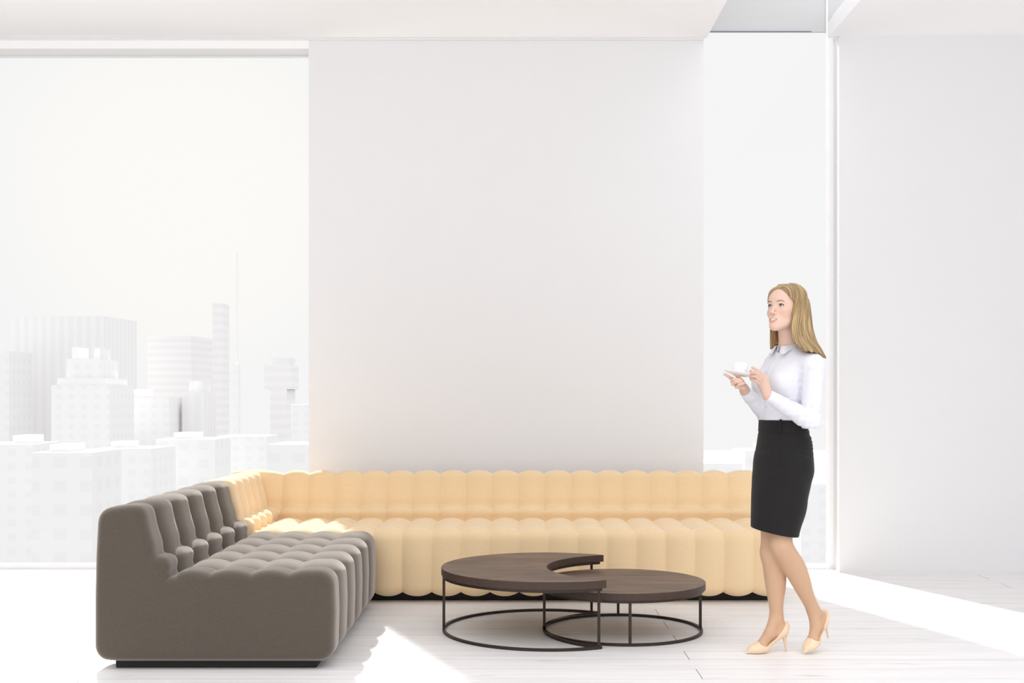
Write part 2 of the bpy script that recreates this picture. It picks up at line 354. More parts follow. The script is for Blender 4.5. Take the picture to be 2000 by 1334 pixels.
def channel_body(seams, t_end0, t_end1, A, Dc, place, cap_r=.04, power=2.3, back_only=False, res=.010):
    """sweep the profile over t; seams = list of t where the channels are stitched. returns V, faces, u of each face"""
    R, Nn, s, Ltot, cs = sofa_profile(back_only)
    # crease dips along the profile
    dip = np.zeros(len(R)); tuft = np.zeros(len(R)); sbb = dict(cs)['b']; sss = min(c for k, c in cs if k == 's')
    bol = np.clip(np.sin(np.pi*np.clip((s-sbb)/(sss-sbb), 0, 1)), 0, 1)        # 1 on the bolster roll
    for k, c in cs:
        dist = np.abs(s-c); dist = np.minimum(dist, Ltot-dist)
        w = .085 if k == 's' else .06
        q = np.clip(1-dist/w, 0, 1)**2.0
        dip = np.maximum(dip, (Dc if k == 's' else Dc*.6)*q); tuft = np.maximum(tuft, q)
    # no back dip at underside / outer back
    edges = [t_end0]+list(seams)+[t_end1]
    ts, dts = [], []
    for i in range(len(edges)-1):
        a, b = edges[i], edges[i+1]; n = max(10, int((b-a)/res)); x = np.linspace(0, 1, n+1)
        x = .5-.5*np.cos(np.pi*x)*(.35)-.5*(1-2*x)*.65        # denser near the seams
        first, last = i == 0, i == len(edges)-2
        for j, q in enumerate(x):
            if j == 0 and i > 0: continue
            t = a+(b-a)*q
            if first and q < .5: e = 0 if not seams else 0
            elif last and q > .5: e = 0
            else: e = abs(2*q-1)
            ts.append(t); dts.append(e**power)
    ts = np.array(ts); dts = np.array(dts)
    V = []; rings = []
    def ring(t, off, fade):
        P = R+Nn*np.array(off)[:, None] if np.ndim(off) else R+Nn*off
        base = len(V)
        for p in P: V.append(place(p[0], p[1], t))
        rings.append(base)
    # start cap
    rin = min(cap_r, .034)
    def cap(t, sgn):
        seq = [('k', .006)]+[('r', th) for th in (90, 75, 60, 45, 30, 15)]
        if sgn > 0: seq = seq[::-1]
        for kind, v in seq:
            if kind == 'r':
                th = math.radians(v); off = -dip*(.65+.35*math.cos(th))-(rin+.018*bol)*(1-math.cos(th)); tt = t+sgn*(cap_r*math.sin(th)-cap_r)
            else:
                off = -dip*.65-rin-.018*bol-v; tt = t
            P = R+Nn*off[:, None]; base = len(V)
            for p in P: V.append(place(p[0], p[1], tt))
            rings.append(base)
    cap(t_end0, -1)
    for t, e in zip(ts, dts):
        if t < t_end0+cap_r-1e-6 or t > t_end1-cap_r+1e-6: continue
        off = -A*e-dip*(1-.25*e)-.008*tuft*e
        P = R+Nn*off[:, None]; base = len(V)
        for p in P: V.append(place(p[0], p[1], t))
        rings.append(base)
    cap(t_end1, 1)
    n = len(R); jt = int(np.argmin(np.abs(s-sss))); low = np.where(R[:, 1] < .12, np.abs(R[:, 0]-SEAT_U[0]-.004), 9); jb = int(np.argmin(low))
    # indices walk: bottom -> outer back -> top -> bolster -> jt -> seat -> front -> jb -> bottom
    seat = [(jt+i) % n for i in range((jb-jt) % n+1)]; back = [(jb+i) % n for i in range((jt-jb) % n+1)]
    if back_only: back = list(range(n)); seat = []
    def faces(idx, closed):
        out = []
        for a, b in zip(rings[:-1], rings[1:]):
            for q in range(len(idx)-(0 if closed else 1)):
                j, k = idx[q], idx[(q+1) % len(idx)]; out.append((a+j, b+j, b+k, a+k))
        out.append(tuple(rings[0]+j for j in idx)); out.append(tuple(rings[-1]+j for j in idx[::-1]))
        return out
    return np.array(V), faces(back, back_only), faces(seat, False) if seat else None
def weld_and_link(name, V, Fc, m, parent):
    used = sorted({i for f in Fc for i in f}); mp = {u: i for i, u in enumerate(used)}
    me = bpy.data.meshes.new(name); me.from_pydata(V[used].tolist(), [], [[mp[i] for i in f] for f in Fc])
    bm = bmesh.new(); bm.from_mesh(me); bmesh.ops.recalc_face_normals(bm, faces=bm.faces[:]); bm.to_mesh(me); bm.free()
    o = link(name, me, m, parent, True)
    for p in me.polygons:
        if len(p.vertices) > 4: p.use_smooth = False
    return o

# ---- grey sofa: runs towards the camera, back on the left
GX, GY0, GY1 = -1.85, 5.28, 6.925
grey = empty('channel_sofa', (GX+DEP/2, (GY0+GY1)/2, 0), 'charcoal grey channel-tufted lounge sofa at the left end of the sofa corner', 'sofa')
g0 = grey.location
gseams = [5.51+.285*i for i in range(5)]
V, Fb, Fs = channel_body(gseams, GY0, GY1, .029, .017, lambda u, z, t: (GX+u-g0.x, t-g0.y, z), cap_r=.055, power=2.9)
weld_and_link('backrest', V, Fb, M_GREY, grey)
weld_and_link('seat', V, Fs, M_GREY, grey)
boxes('plinth', [(GX+.085-g0.x, GX+DEP-.085-g0.x, GY0+.055-g0.y, GY1-.03-g0.y, 0, .06)], M_PLINTH, grey, .004)

# ---- beige corner sofa: long run along the rear wall with a short return behind the grey sofa
BY = 8.06; BX0, BX1 = -1.85, 1.605; PW = .1716
beige = empty('corner_sofa', (0, BY-DEP/2, 0), 'long sandy beige channel-tufted corner sofa along the blank wall', 'sofa')
b0 = beige.location
bseams = sorted([1.415-PW*i for i in range(18)])
V, Fb, Fs = channel_body(bseams, BX0, BX1, .024, .020, lambda u, z, t: (t-b0.x, BY-u-b0.y, z), cap_r=.05, power=2.2)
weld_and_link('backrest', V, Fb, M_BEIGE, beige)
weld_and_link('seat', V, Fs, M_BEIGE, beige)
rs = [7.125, 7.298, 7.47, 7.64, 7.81]
V, Fb, Fs = channel_body(rs, 6.965, 8.05, .024, .020, lambda u, z, t: (GX+u-b0.x, t-b0.y, z), cap_r=.03, power=2.2, back_only=True)
weld_and_link('return_backrest', V, Fb, M_BEIGE, beige)
boxes('plinth', [(BX0+.1-b0.x, BX1-.08-b0.x, BY-DEP+.13-b0.y, BY-.08-b0.y, 0, .085)], M_PLINTH, beige, .004)

# ================================================================ nesting coffee tables
def wood(name):
    m = bpy.data.materials.new(name); m.use_nodes = True; nt = m.node_tree; N = nt.nodes.new; L = nt.links.new
    b = nt.nodes['Principled BSDF']; b.inputs['Roughness'].default_value = .42; b.inputs['Specular IOR Level'].default_value = .22
    tc = N('ShaderNodeTexCoord'); sep = N('ShaderNodeSeparateXYZ'); L(tc.outputs['Object'], sep.inputs[0])
    # boards run along X, about 0.17 m wide
    dv = N('ShaderNodeMath'); dv.operation = 'DIVIDE'; L(sep.outputs['Y'], dv.inputs[0]); dv.inputs[1].default_value = .17
    fl = N('ShaderNodeMath'); fl.operation = 'FLOOR'; L(dv.outputs[0], fl.inputs[0])
    wn = N('ShaderNodeTexWhiteNoise'); wn.noise_dimensions = '1D'; L(fl.outputs[0], wn.inputs['W'])
    mp = N('ShaderNodeVectorMath'); mp.operation = 'MULTIPLY_ADD'; mp.inputs[1].default_value = (2.2, 26, 26); L(tc.outputs['Object'], mp.inputs[0]); L(wn.outputs['Color'], mp.inputs[2])
    n = N('ShaderNodeTexNoise'); n.inputs['Scale'].default_value = 1.5; n.inputs['Detail'].default_value = 8; n.inputs['Roughness'].default_value = .6; n.inputs['Distortion'].default_value = .6
    L(mp.outputs[0], n.inputs['Vector'])
    cr = N('ShaderNodeValToRGB'); L(n.outputs['Fac'], cr.inputs[0]); e = cr.color_ramp.elements
    e[0].position = .34; e[0].color = srgb('#3c2b22'); e[1].position = .66; e[1].color = srgb('#836a5a'); e.new(.5).color = srgb('#624e41')
    tn = N('ShaderNodeMapRange'); tn.inputs[3].default_value = .86; tn.inputs[4].default_value = 1.12; L(wn.outputs['Value'], tn.inputs[0])
    sc_ = N('ShaderNodeVectorMath'); sc_.operation = 'SCALE'; L(cr.outputs[0], sc_.inputs[0]); L(tn.outputs[0], sc_.inputs['Scale'])
    L(sc_.outputs[0], b.inputs['Base Color'])
    bp = N('ShaderNodeBump'); bp.inputs['Strength'].default_value = .15; bp.inputs['Distance'].default_value = .001
    L(n.outputs['Fac'], bp.inputs['Height']); L(bp.outputs[0], b.inputs['Normal'])
    return m
M_WOOD = wood('dark_walnut_planks')
M_EDGE = mat('dark_walnut_edge', srgb('#483931'), .5, spec=.25, noise=(60, .18))
def edge_band(o):
    o.data.materials.append(M_EDGE)
    for p in o.data.polygons:
        if abs(p.normal.z) < .5: p.material_index = 1
M_BRONZE = mat('dark_bronze_metal', srgb('#3a3029'), .45, metal=.55, noise=(30, .15))
def prism(pts, z0, z1, bev=0):
    bm = bmesh.new(); lo = [bm.verts.new((x, y, z0)) for x, y in pts]; hi = [bm.verts.new((x, y, z1)) for x, y in pts]
    bm.faces.new(lo[::-1]); bm.faces.new(hi); n = len(pts)
    for i in range(n): bm.faces.new((lo[i], lo[(i+1) % n], hi[(i+1) % n], hi[i]))
    return bm
def band(pts, w, z0, z1, closed=True):
    """square-section bar following a flat path"""
    bm = bmesh.new(); n = len(pts); rings = []
    for i, (x, y) in enumerate(pts):
        a = pts[(i-1) % n] if (closed or i > 0) else pts[i]; b = pts[(i+1) % n] if (closed or i < n-1) else pts[i]
        t = Vector((b[0]-a[0], b[1]-a[1])).normalized(); nn = Vector((-t.y, t.x))*w/2
        rings.append([bm.verts.new(v) for v in ((x-nn.x, y-nn.y, z0), (x+nn.x, y+nn.y, z0), (x+nn.x, y+nn.y, z1), (x-nn.x, y-nn.y, z1))])
    m_ = n if closed else n-1
    for i in range(m_):
        r, q = rings[i], rings[(i+1) % n]
        for k in range(4): bm.faces.new((r[k], r[(k+1) % 4], q[(k+1) % 4], q[k]))
    if not closed: bm.faces.new(rings[0]); bm.faces.new(rings[-1][::-1])
    return bm
def bev(o, w, seg=2, ang=.6):
    md = o.modifiers.new('bevel', 'BEVEL'); md.width = w; md.segments = seg; md.limit_method = 'ANGLE'; md.angle_limit = ang
def circ(cx, cy, r, a0=0, a1=360, n=128, closed=True):
    k = n if closed else n+1
    return [(cx+r*math.cos(math.radians(a0+(a1-a0)*i/n)), cy+r*math.sin(math.radians(a0+(a1-a0)*i/n))) for i in range(k)]
def crescent(C, R, c2, r2, n=110):
    """outline of a disc with a round bite taken out on its +x side"""
    d = Vector((c2[0]-C[0], c2[1]-C[1])); D = d.length; base = math.atan2(d.y, d.x)
    a = math.acos((R*R+D*D-r2*r2)/(2*R*D)); b = math.acos((r2*r2+D*D-R*R)/(2*r2*D))
    out = [(C[0]+R*math.cos(base+a+(2*math.pi-2*a)*i/n), C[1]+R*math.sin(base+a+(2*math.pi-2*a)*i/n)) for i in range(n+1)]
    m_ = n//2
    inn = [(c2[0]+r2*math.cos(base+math.pi+b-2*b*i/m_), c2[1]+r2*math.sin(base+math.pi+b-2*b*i/m_)) for i in range(m_+1)]
    return out, inn            # out goes from tip A round to tip B; inn from tip B back to tip A
T1C, T1R = (.184, 6.216), .55
CUTC, CUTR = (.685, 6.185), .505
t1 = empty('crescent_coffee_table', (T1C[0], T1C[1], 0), 'taller dark walnut coffee table with a crescent bite, left of the pair', 'coffee table')
lo = lambda L_: [(x-T1C[0], y-T1C[1]) for x, y in L_]
out, inn = crescent(T1C, T1R, CUTC, CUTR)
o = obj('tabletop', prism(lo(out+inn[1:-1]), .292, .330), M_WOOD, t1); edge_band(o); bev(o, .0025)
out2, inn2 = crescent(T1C, T1R-.012, CUTC, CUTR+.014)
path = lo(out2+inn2[1:-1])
bar = .013
obj('base_ring', band(path, bar, 0, .014), M_BRONZE, t1)
obj('top_ring', band(path, bar, .278, .2915), M_BRONZE, t1)
def leg_at(parent, C, x, y, z0, z1, w=.014):
    o = boxes('leg', [(x-C[0]-w/2, x-C[0]+w/2, y-C[1]-w/2, y-C[1]+w/2, z0, z1)], M_BRONZE, parent); bev(o, .0015)
r1 = T1R-.012
leg_at(t1, T1C, T1C[0]-r1, T1C[1]+.01, .014, .278)
leg_at(t1, T1C, inn2[len(inn2)//2][0], inn2[len(inn2)//2][1], .014, .278)
tips = sorted((out2[0], out2[-1]), key=lambda p: p[1])
leg_at(t1, T1C, tips[0][0]-.010, tips[0][1]+.001, .014, .278)
leg_at(t1, T1C, tips[1][0]-.040, tips[1][1]+.012, .014, .278)

T2C, T2R = (.571, 6.20), .426
t2 = empty('round_coffee_table', (T2C[0], T2C[1], 0), 'lower round dark walnut coffee table tucked under the crescent one', 'coffee table')
lo2 = lambda L_: [(x-T2C[0], y-T2C[1]) for x, y in L_]
o = obj('tabletop', prism(lo2(circ(T2C[0], T2C[1], T2R)), .222, .258), M_WOOD, t2); edge_band(o); bev(o, .0025)
obj('base_ring', band(lo2(circ(T2C[0], T2C[1], .406)), bar, 0, .014), M_BRONZE, t2)
obj('top_ring', band(lo2(circ(T2C[0], T2C[1], .406)), bar, .209, .2215), M_BRONZE, t2)
for a in (88, 270, 2): leg_at(t2, T2C, T2C[0]+.406*math.cos(math.radians(a)), T2C[1]+.406*math.sin(math.radians(a)), .014, .209)

# ================================================================ woman with a cup
# implicit surfaces (smoothly blended solids) polygonised once into ordinary meshes
class Field:
    def __init__(s, xs, ys, zs):
        s.x, s.y, s.z = [np.asarray(v, np.float32) for v in (xs, ys, zs)]
        s.F = np.full((len(s.x), len(s.y), len(s.z)), 1.0, np.float32)
    def _sub(s, lo, hi):
        sl = []
        for v, a, b in zip((s.x, s.y, s.z), lo, hi):
            i0 = max(0, np.searchsorted(v, a)-1); i1 = min(len(v), np.searchsorted(v, b)+1); sl.append(slice(i0, i1))
        return tuple(sl), s.x[sl[0]][:, None, None], s.y[sl[1]][None, :, None], s.z[sl[2]][None, None, :]
    def apply(s, prim, k=.01, mode='add', pad=.02):
        fn, lo, hi = prim; p = pad+k
        sl, X, Y, Z = s._sub([v-p for v in lo], [v+p for v in hi])
        if any(q.stop <= q.start for q in sl): return
        d = fn(X, Y, Z).astype(np.float32); A = s.F[sl]
        if mode == 'add':
            h = np.clip(.5+.5*(d-A)/k, 0, 1); s.F[sl] = d*(1-h)+A*h-k*h*(1-h)
        else:
            d = -d; h = np.clip(.5-.5*(d-A)/k, 0, 1); s.F[sl] = d*(1-h)+A*h+k*h*(1-h)
    def add(s, *prims, k=.01):
        for p in prims: s.apply(p, k)
    def cut(s, *prims, k=.003):
        for p in prims: s.apply(p, k, 'cut')
    def displace(s, fn, lo, hi):
        sl, X, Y, Z = s._sub(lo, hi); A = s.F[sl]; near = np.abs(A) < .05
        s.F[sl] = np.where(near, A+fn(X, Y, Z), A)
    def mesh(s):
        F = s.F; ins = F < 0
        c = ins[:-1, :-1, :-1].astype(np.int8)
        cnt = np.zeros(c.shape, np.int8)
        for i in (0, 1):
            for j in (0, 1):
                for k in (0, 1):
                    cnt += ins[i:F.shape[0]-1+i, j:F.shape[1]-1+j, k:F.shape[2]-1+k]
        act = np.argwhere((cnt > 0) & (cnt < 8)); del cnt
        idx = -np.ones(c.shape, np.int32); idx[act[:, 0], act[:, 1], act[:, 2]] = np.arange(len(act))
        P = np.zeros((len(act), 3)); n = np.zeros(len(act))
        ax = (s.x, s.y, s.z)
        for axis in range(3):
            o1, o2 = [q for q in range(3) if q != axis]
            for i in (0, 1):
                for j in (0, 1):
                    a = act.copy(); a[:, o1] += i; a[:, o2] += j; b = a.copy(); b[:, axis] += 1
                    fa = F[a[:, 0], a[:, 1], a[:, 2]]; fb = F[b[:, 0], b[:, 1], b[:, 2]]
                    m = (fa < 0) != (fb < 0)
                    t = np.where(m, fa/np.where(m, fa-fb, 1), 0)
                    pa = np.stack([ax[q][a[:, q]] for q in range(3)], 1).astype(float); pb = np.stack([ax[q][b[:, q]] for q in range(3)], 1)
                    P += np.where(m[:, None], pa+(pb-pa)*t[:, None], 0); n += m
        P /= n[:, None]
        Q = []
        for axis in range(3):
            o1, o2 = [(1, 2), (2, 0), (0, 1)][axis]
            sl0 = [slice(1, -1)]*3; sl0[axis] = slice(0, -1); sl1 = [slice(1, -1)]*3; sl1[axis] = slice(1, None)
            A = ins[tuple(sl0)]; B = ins[tuple(sl1)]
            for flip, M in ((False, A & ~B), (True, ~A & B)):
                e = np.argwhere(M); e += 1; e[:, axis] -= 1
                def cell(d1, d2):
                    q = e.copy(); q[:, o1] += d1; q[:, o2] += d2; return idx[q[:, 0], q[:, 1], q[:, 2]]
                q4 = np.stack([cell(-1, -1), cell(0, -1), cell(0, 0), cell(-1, 0)], 1)
                Q.append(q4[:, ::-1] if flip else q4)
        return P, np.vstack(Q)

def A3(v): return np.array([v[0], v[1], v[2]], float)
def rc(a, b, ra, rb):
    """round cone between two points"""
    a, b = A3(a), A3(b); ab = b-a; L2 = float(ab@ab); m = max(ra, rb)
    def fn(X, Y, Z):
        t = np.clip(((X-a[0])*ab[0]+(Y-a[1])*ab[1]+(Z-a[2])*ab[2])/L2, 0, 1)
        return np.sqrt((X-a[0]-ab[0]*t)**2+(Y-a[1]-ab[1]*t)**2+(Z-a[2]-ab[2]*t)**2)-(ra+(rb-ra)*t)
    return fn, np.minimum(a, b)-m, np.maximum(a, b)+m
def el(c, r, axes=None):
    c = A3(c); r = np.array(r, float); M = np.eye(3) if axes is None else np.array(axes, float)
    def fn(X, Y, Z):
        x, y, z = X-c[0], Y-c[1], Z-c[2]
        u = [M[i, 0]*x+M[i, 1]*y+M[i, 2]*z for i in range(3)]
        k0 = np.sqrt(sum((u[i]/r[i])**2 for i in range(3)))+1e-6; k1 = np.sqrt(sum((u[i]/r[i]**2)**2 for i in range(3)))+1e-6
        return k0*(k0-1)/k1
    m = r.max(); return fn, c-m, c+m
def smooth_interp(z, zs, v):
    """monotone-ish cubic through the table"""
    zs = np.asarray(zs, float); v = np.asarray(v, float); d = np.gradient(v, zs)
    z = np.clip(z, zs[0], zs[-1]); i = np.clip(np.searchsorted(zs, z)-1, 0, len(zs)-2)
    h = zs[i+1]-zs[i]; t = (z-zs[i])/h
    return (2*t**3-3*t**2+1)*v[i]+(t**3-2*t**2+t)*h*d[i]+(-2*t**3+3*t**2)*v[i+1]+(t**3-t**2)*h*d[i+1]
def stack(tab, cx, cy, l, f, grow=0, z0=None, z1=None):
    """tab rows: z, lateral offset, forward offset, half width, half depth"""
    T = np.array(sorted(tab), float); zs = T[:, 0]; z0 = zs[0] if z0 is None else z0; z1 = zs[-1] if z1 is None else z1
    def fn(X, Y, Z):
        g = [smooth_interp(Z, zs, T[:, i]) for i in range(1, 5)]
        u = (X-cx)*l[0]+(Y-cy)*l[1]-g[0]; v = (X-cx)*f[0]+(Y-cy)*f[1]-g[1]; a = g[2]+grow; b = g[3]+grow
        d = (np.sqrt((u/a)**2+(v/b)**2)-1)*np.minimum(a, b)
        return np.maximum(d, np.maximum(z0-Z, Z-z1))
    m = .25
    return fn, np.array([cx-m, cy-m, z0]), np.array([cx+m, cy+m, z1])
def chain(pts, rads): return [rc(pts[i], pts[i+1], rads[i], rads[i+1]) for i in range(len(pts)-1)]
def grid(a, b, h): return np.linspace(a, b, int(round((b-a)/h))+1)

# ---- frames
BYAW = math.radians(62); bf = (-math.sin(BYAW), -math.cos(BYAW)); bl = (math.cos(BYAW), -math.sin(BYAW))
IRL = np.array([.975, -.221, 0.]); IR = np.array([.975, -.221])                                   # image-right direction on the floor where she stands
BC = px2w(1530, 778, 5.65); BCX, BCY = BC.x, BC.y
HYAW, HPIT = math.radians(49), math.radians(10)
hf = np.array([-math.sin(HYAW)*math.cos(HPIT), -math.cos(HYAW)*math.cos(HPIT), math.sin(HPIT)])
hl = np.array([math.cos(HYAW), -math.sin(HYAW), 0.0]); hu = np.cross(hf, hl)
if hu[2] < 0: hu = -hu
HO = A3(px2w(1534.5, 603, 5.62)); HM = np.array([hl, hf, hu])
def H(lat, fw, up): return HO+hl*lat+hf*fw+hu*up
def W(px, py, d): return A3(px2w(px, py, d))
ROOT = np.array([1.30, 5.66, 0.0])
person = empty('person', ROOT.tolist(), 'woman in white shirt and black pencil skirt, holding a cup and saucer', 'person')

def field_obj(name, fld, m, parent, smooth_it=1):
    V, Q = fld.mesh()
    for _ in range(smooth_it):                                  # light laplacian smoothing removes grid steps
        acc = np.zeros_like(V); n = np.zeros(len(V))
        for i in range(4):
            a, b = Q[:, i], Q[:, (i+1) % 4]
            np.add.at(acc, a, V[b]); np.add.at(n, a, 1)
        V = V*.5+.5*acc/np.maximum(n, 1)[:, None]
    o = mesh_np(name, V-ROOT, Q, m, parent, True); return o, V

# ---------------------------------------------------------------- tables of the figure
def skirt_table():
    rows = []
    for y, l_, r_, rho in ((812, 1484, 1571, .76), (822, 1483, 1573, .76), (840, 1482, 1578, .76), (863, 1479.5, 1583.5, .77), (885, 1475, 1586, .78), (906, 1472, 1586.5, .79),
                           (948, 1469, 1578.5, .84), (990, 1468, 1567.5, .92), (1030, 1467.5, 1557.5, 1.0), (1060, 1467, 1552, 1.0)):
        z = EYE-(y-778)*5.65/F; h = (r_-l_)/2*5.65/F*1.0; a = h/math.sqrt(.425+.573*rho*rho)
        cf = -((l_+r_)/2-1530)*5.65/F/.757
        rows.append((z, 0, cf, a, a*rho))
    return rows
SKT = skirt_table()
TOR = [(1.05, 0, .005, .124, .094), (1.094, 0, .004, .122, .091), (1.15, 0, .008, .124, .094), (1.21, 0, .010, .131, .102), (1.27, 0, .008, .136, .106),
       (1.32, 0, -.004, .136, .100), (1.365, 0, -.018, .132, .085), (1.40, 0, -.026, .110, .066), (1.43, 0, -.024, .070, .052), (1.452, 0, -.018, .052, .046)]
SH_N = W(1588, 714, 5.52); SH_F = W(1516, 712, 5.76)
EL_N = W(1584, 823, 5.50); WR_N = W(1499, 772, 5.46)
EL_F = W(1499, 812, 5.72); WR_F = W(1454.5, 763, 5.575)
NECK0 = W(1543, 690, 5.655); NECK1 = H(0, -.020, -.062)

# near hand (her left): loosely pinching the cup handle
NH = dict(index=[(1496.5, 738, 5.452), (1484, 727, 5.446), (1476, 721, 5.455), (1469.5, 718, 5.468)],
          middle=[(1492.5, 741, 5.455), (1480, 729.5, 5.447), (1471.5, 727.5, 5.458), (1464, 728.5, 5.472)],
          ring=[(1488.5, 745, 5.462), (1477.5, 736, 5.452), (1471, 735, 5.462), (1465, 736.2, 5.478)],
          pinky=[(1484.5, 750, 5.470), (1476, 743.5, 5.462), (1470.5, 741.5, 5.470), (1466, 741, 5.482)],
          thumb=[(1491, 762, 5.485), (1482, 747, 5.505), (1473, 733, 5.505), (1466.5, 725, 5.500)])
# far hand (her right): palm up under the saucer, thumb over the rim
FH = dict(index=[(1446, 745, 5.545), (1433, 741.5, 5.515), (1424, 736.5, 5.51), (1415.5, 731, 5.52)],
          middle=[(1447, 750, 5.53), (1430, 744.5, 5.492), (1433, 741.5, 5.475), (1445, 741, 5.468)],
          ring=[(1449, 755, 5.52), (1431.5, 750, 5.482), (1437, 746, 5.463), (1449, 744.5, 5.462)],
          pinky=[(1452, 758, 5.515), (1438, 756, 5.482), (1443, 751, 5.466), (1453, 748.5, 5.466)],
          thumb=[(1455, 756, 5.58), (1449, 745, 5.605), (1438, 732, 5.60), (1426, 726, 5.575)])
FR = dict(index=(.0092, .0082, .0072, .0062), middle=(.0095, .0084, .0074, .0063), ring=(.0092, .008, .0070, .0060), pinky=(.0085, .0070, .0062, .0054), thumb=(.014, .0105, .0088, .0072))

# feet and shoes share one frame: s from toe to heel, h up
class Foot:
    def __init__(s, toe, head, pitch):
        s.T = A3(toe); hd = np.array([head[0], head[1], 0.]); hd /= np.linalg.norm(hd); c, n = math.cos(pitch), math.sin(pitch)
        s.d = hd*c+np.array([0, 0, n]); s.u = -hd*n+np.array([0, 0, c]); s.w = np.cross(s.d, s.u)
    def p(s, a, h, w=0): return s.T+s.d*a+s.u*h+s.w*w
    def co(s, X, Y, Z):
        x, y, z = X-s.T[0], Y-s.T[1], Z-s.T[2]
        return [x*v[0]+y*v[1]+z*v[2] for v in (s.d, s.u, s.w)]
FA = Foot((1.094, 5.622, 0), (.956, .29), 0.0)
FB = Foot((px2w(1570, 1279, 5.60).x, 5.60, .003), (.727, .687), math.radians(14))
AN_A = W(1517, 1204, 5.69); AN_B = W(1589, 1192, 5.685)
KN_A = W(1507, 1078, 5.665); KN_B = W(1526.5, 1064, 5.580)
HP_A = A3((BCX, BCY, .86))-np.array([bl[0], bl[1], 0])*.075; HP_B = A3((BCX, BCY, .86))+np.array([bl[0], bl[1], 0])*.075

# ---------------------------------------------------------------- body (one continuous skin)
def build_body():
    zs = np.concatenate([grid(-.01, 1.20, .0042)[:-1], grid(1.20, 1.36, .0022)[:-1], grid(1.36, 1.44, .0035)[:-1], grid(1.44, 1.74, .0017)])
    ys = np.concatenate([grid(5.38, 5.46, .0024)[:-1], grid(5.46, 5.72, .0021)[:-1], grid(5.72, 5.88, .004)])
    xs = np.concatenate([grid(.97, 1.14, .0021)[:-1], grid(1.14, 1.19, .0026)[:-1], grid(1.19, 1.36, .0018)[:-1], grid(1.36, 1.54, .0032)])
    B = Field(xs, ys, zs)
    # trunk
    B.add(stack([(z, a, b, c-.014, d-.014) for z, a, b, c, d in TOR], BCX, BCY, bl, bf), k=.03)
    B.add(stack([(z, a, b, c-.016, d-.016) for z, a, b, c, d in SKT], BCX, BCY, bl, bf, z0=.80), k=.03)
    B.add(rc(NECK0, SH_N+np.array([0, 0, .01]), .034, .034), rc(NECK0, SH_F+np.array([0, 0, .01]), .034, .032), k=.03)
    # legs
    for hip, kn, an, ft in ((HP_A, KN_A, AN_A, FA), (HP_B, KN_B, AN_B, FB)):
        back = -np.array([bf[0], bf[1], 0])
        thigh = hip*.45+kn*.55-IRL*(.018 if kn is KN_B else 0)+np.array([0, .012, 0])*(kn is KN_B)
        B.add(*chain([hip, thigh, kn], [.062, .056, .048]), k=.03)
        q = (an-kn)
        calf = kn+q*.33+back*.012; low = kn+q*.68+back*.004; upk = kn+q*.12
        ts = np.array([0, .12, .33, .55, .72, .88, 1.0]); tt = np.linspace(0, 1, 15)
        offs = smooth_interp(tt, ts, [-.002, .002, .010, .008, .003, .001, 0]); rr = smooth_interp(tt, ts, [.0475, .0465, .0490, .0430, .0345, .0290, .0285])
        B.add(*chain([kn+q*t_+back*o_ for t_, o_ in zip(tt, offs)], list(rr)), k=.012)
        B.add(el(kn-back*.010, (.036, .036, .052)), k=.03)
        B.add(rc(an, ft.p(.195, .098), .029, .024), rc(an+ft.d*-.004, ft.p(.128, .088), .029, .026), rc(ft.p(.128, .088), ft.p(.085, .040), .026, .022),
              rc(ft.p(.128, .088), ft.p(.195, .092), .02, .022), rc(ft.p(.085, .036, .012), ft.p(.055, .020, .006), .018, .012), rc(ft.p(.085, .036, -.012), ft.p(.055, .020, -.006), .018, .012), k=.012)
        B.add(el(an+ft.w*.026+ft.u*-.012, (.011,)*3), el(an-ft.w*.026+ft.u*-.012, (.011,)*3), k=.012)
    # arms
    for sh, e, w in ((SH_N, EL_N, WR_N), (SH_F, EL_F, WR_F)):
        B.add(*chain([sh, sh*.5+e*.5, e, e*.7+w*.3, w], [.038, .032, .026, .027, .0205]), k=.02)
    # hands
    for hand, w in ((NH, WR_N), (FH, WR_F)):
        pts = {n: [W(*p) for p in v] for n, v in hand.items()}
        for n in ('index', 'middle', 'ring', 'pinky'):
            B.add(rc(w, pts[n][0], .0175, .0105), k=.010)
        mid = (pts['index'][0]+pts['pinky'][0]+w)/3
        B.add(rc(w, mid, .019, .014), k=.012)
        B.add(rc(w, pts['thumb'][0], .017, .013), rc(pts['thumb'][0], mid, .012, .011), k=.008)
        for n, v in pts.items(): B.add(*chain(v, FR[n]), k=.0022)
        for n, v in pts.items():                                   # knuckles
            B.add(el(v[0], (FR[n][0]*1.12,)*3), el(v[1], (FR[n][1]*1.08,)*3), k=.003)
    # neck and head
    B.add(rc(NECK0, NECK1, .047, .044), k=.02)
    B.add(rc(NECK0+np.array([.0, .0, -.01]), H(0, -.045, -.045), .046, .042), k=.02)
    Fd = lambda c, r: el(H(*c), (r[0], r[1], r[2]), HM)
    B.add(Fd((0, -.008, .022), (.0715, .092, .083)), k=.02)
    B.add(Fd((0, .022, -.030), (.0585, .062, .076)), k=.025)
    B.add(Fd((0, .045, .034), (.0565, .046, .050)), k=.02)
    for s_ in (-1, 1):
        B.add(rc(H(s_*.052, -.004, -.052), H(s_*.014, .064, -.099), .014, .014), k=.028)
        B.add(Fd((s_*.033, .056, -.032), (.020, .0185, .020)), k=.022)
        B.add(rc(H(s_*.040, .068, .014), H(s_*.012, .078, .014), .0075, .0085), k=.013)
    B.add(Fd((0, .070, -.100), (.019, .0165, .015)), k=.018)
    B.add(Fd((0, .068, -.068), (.030, .022, .024)), k=.018)
    for s_ in (-1, 1): B.cut(Fd((s_*.0315, .0905, -.0055), (.0185, .013, .0105)), k=.010)
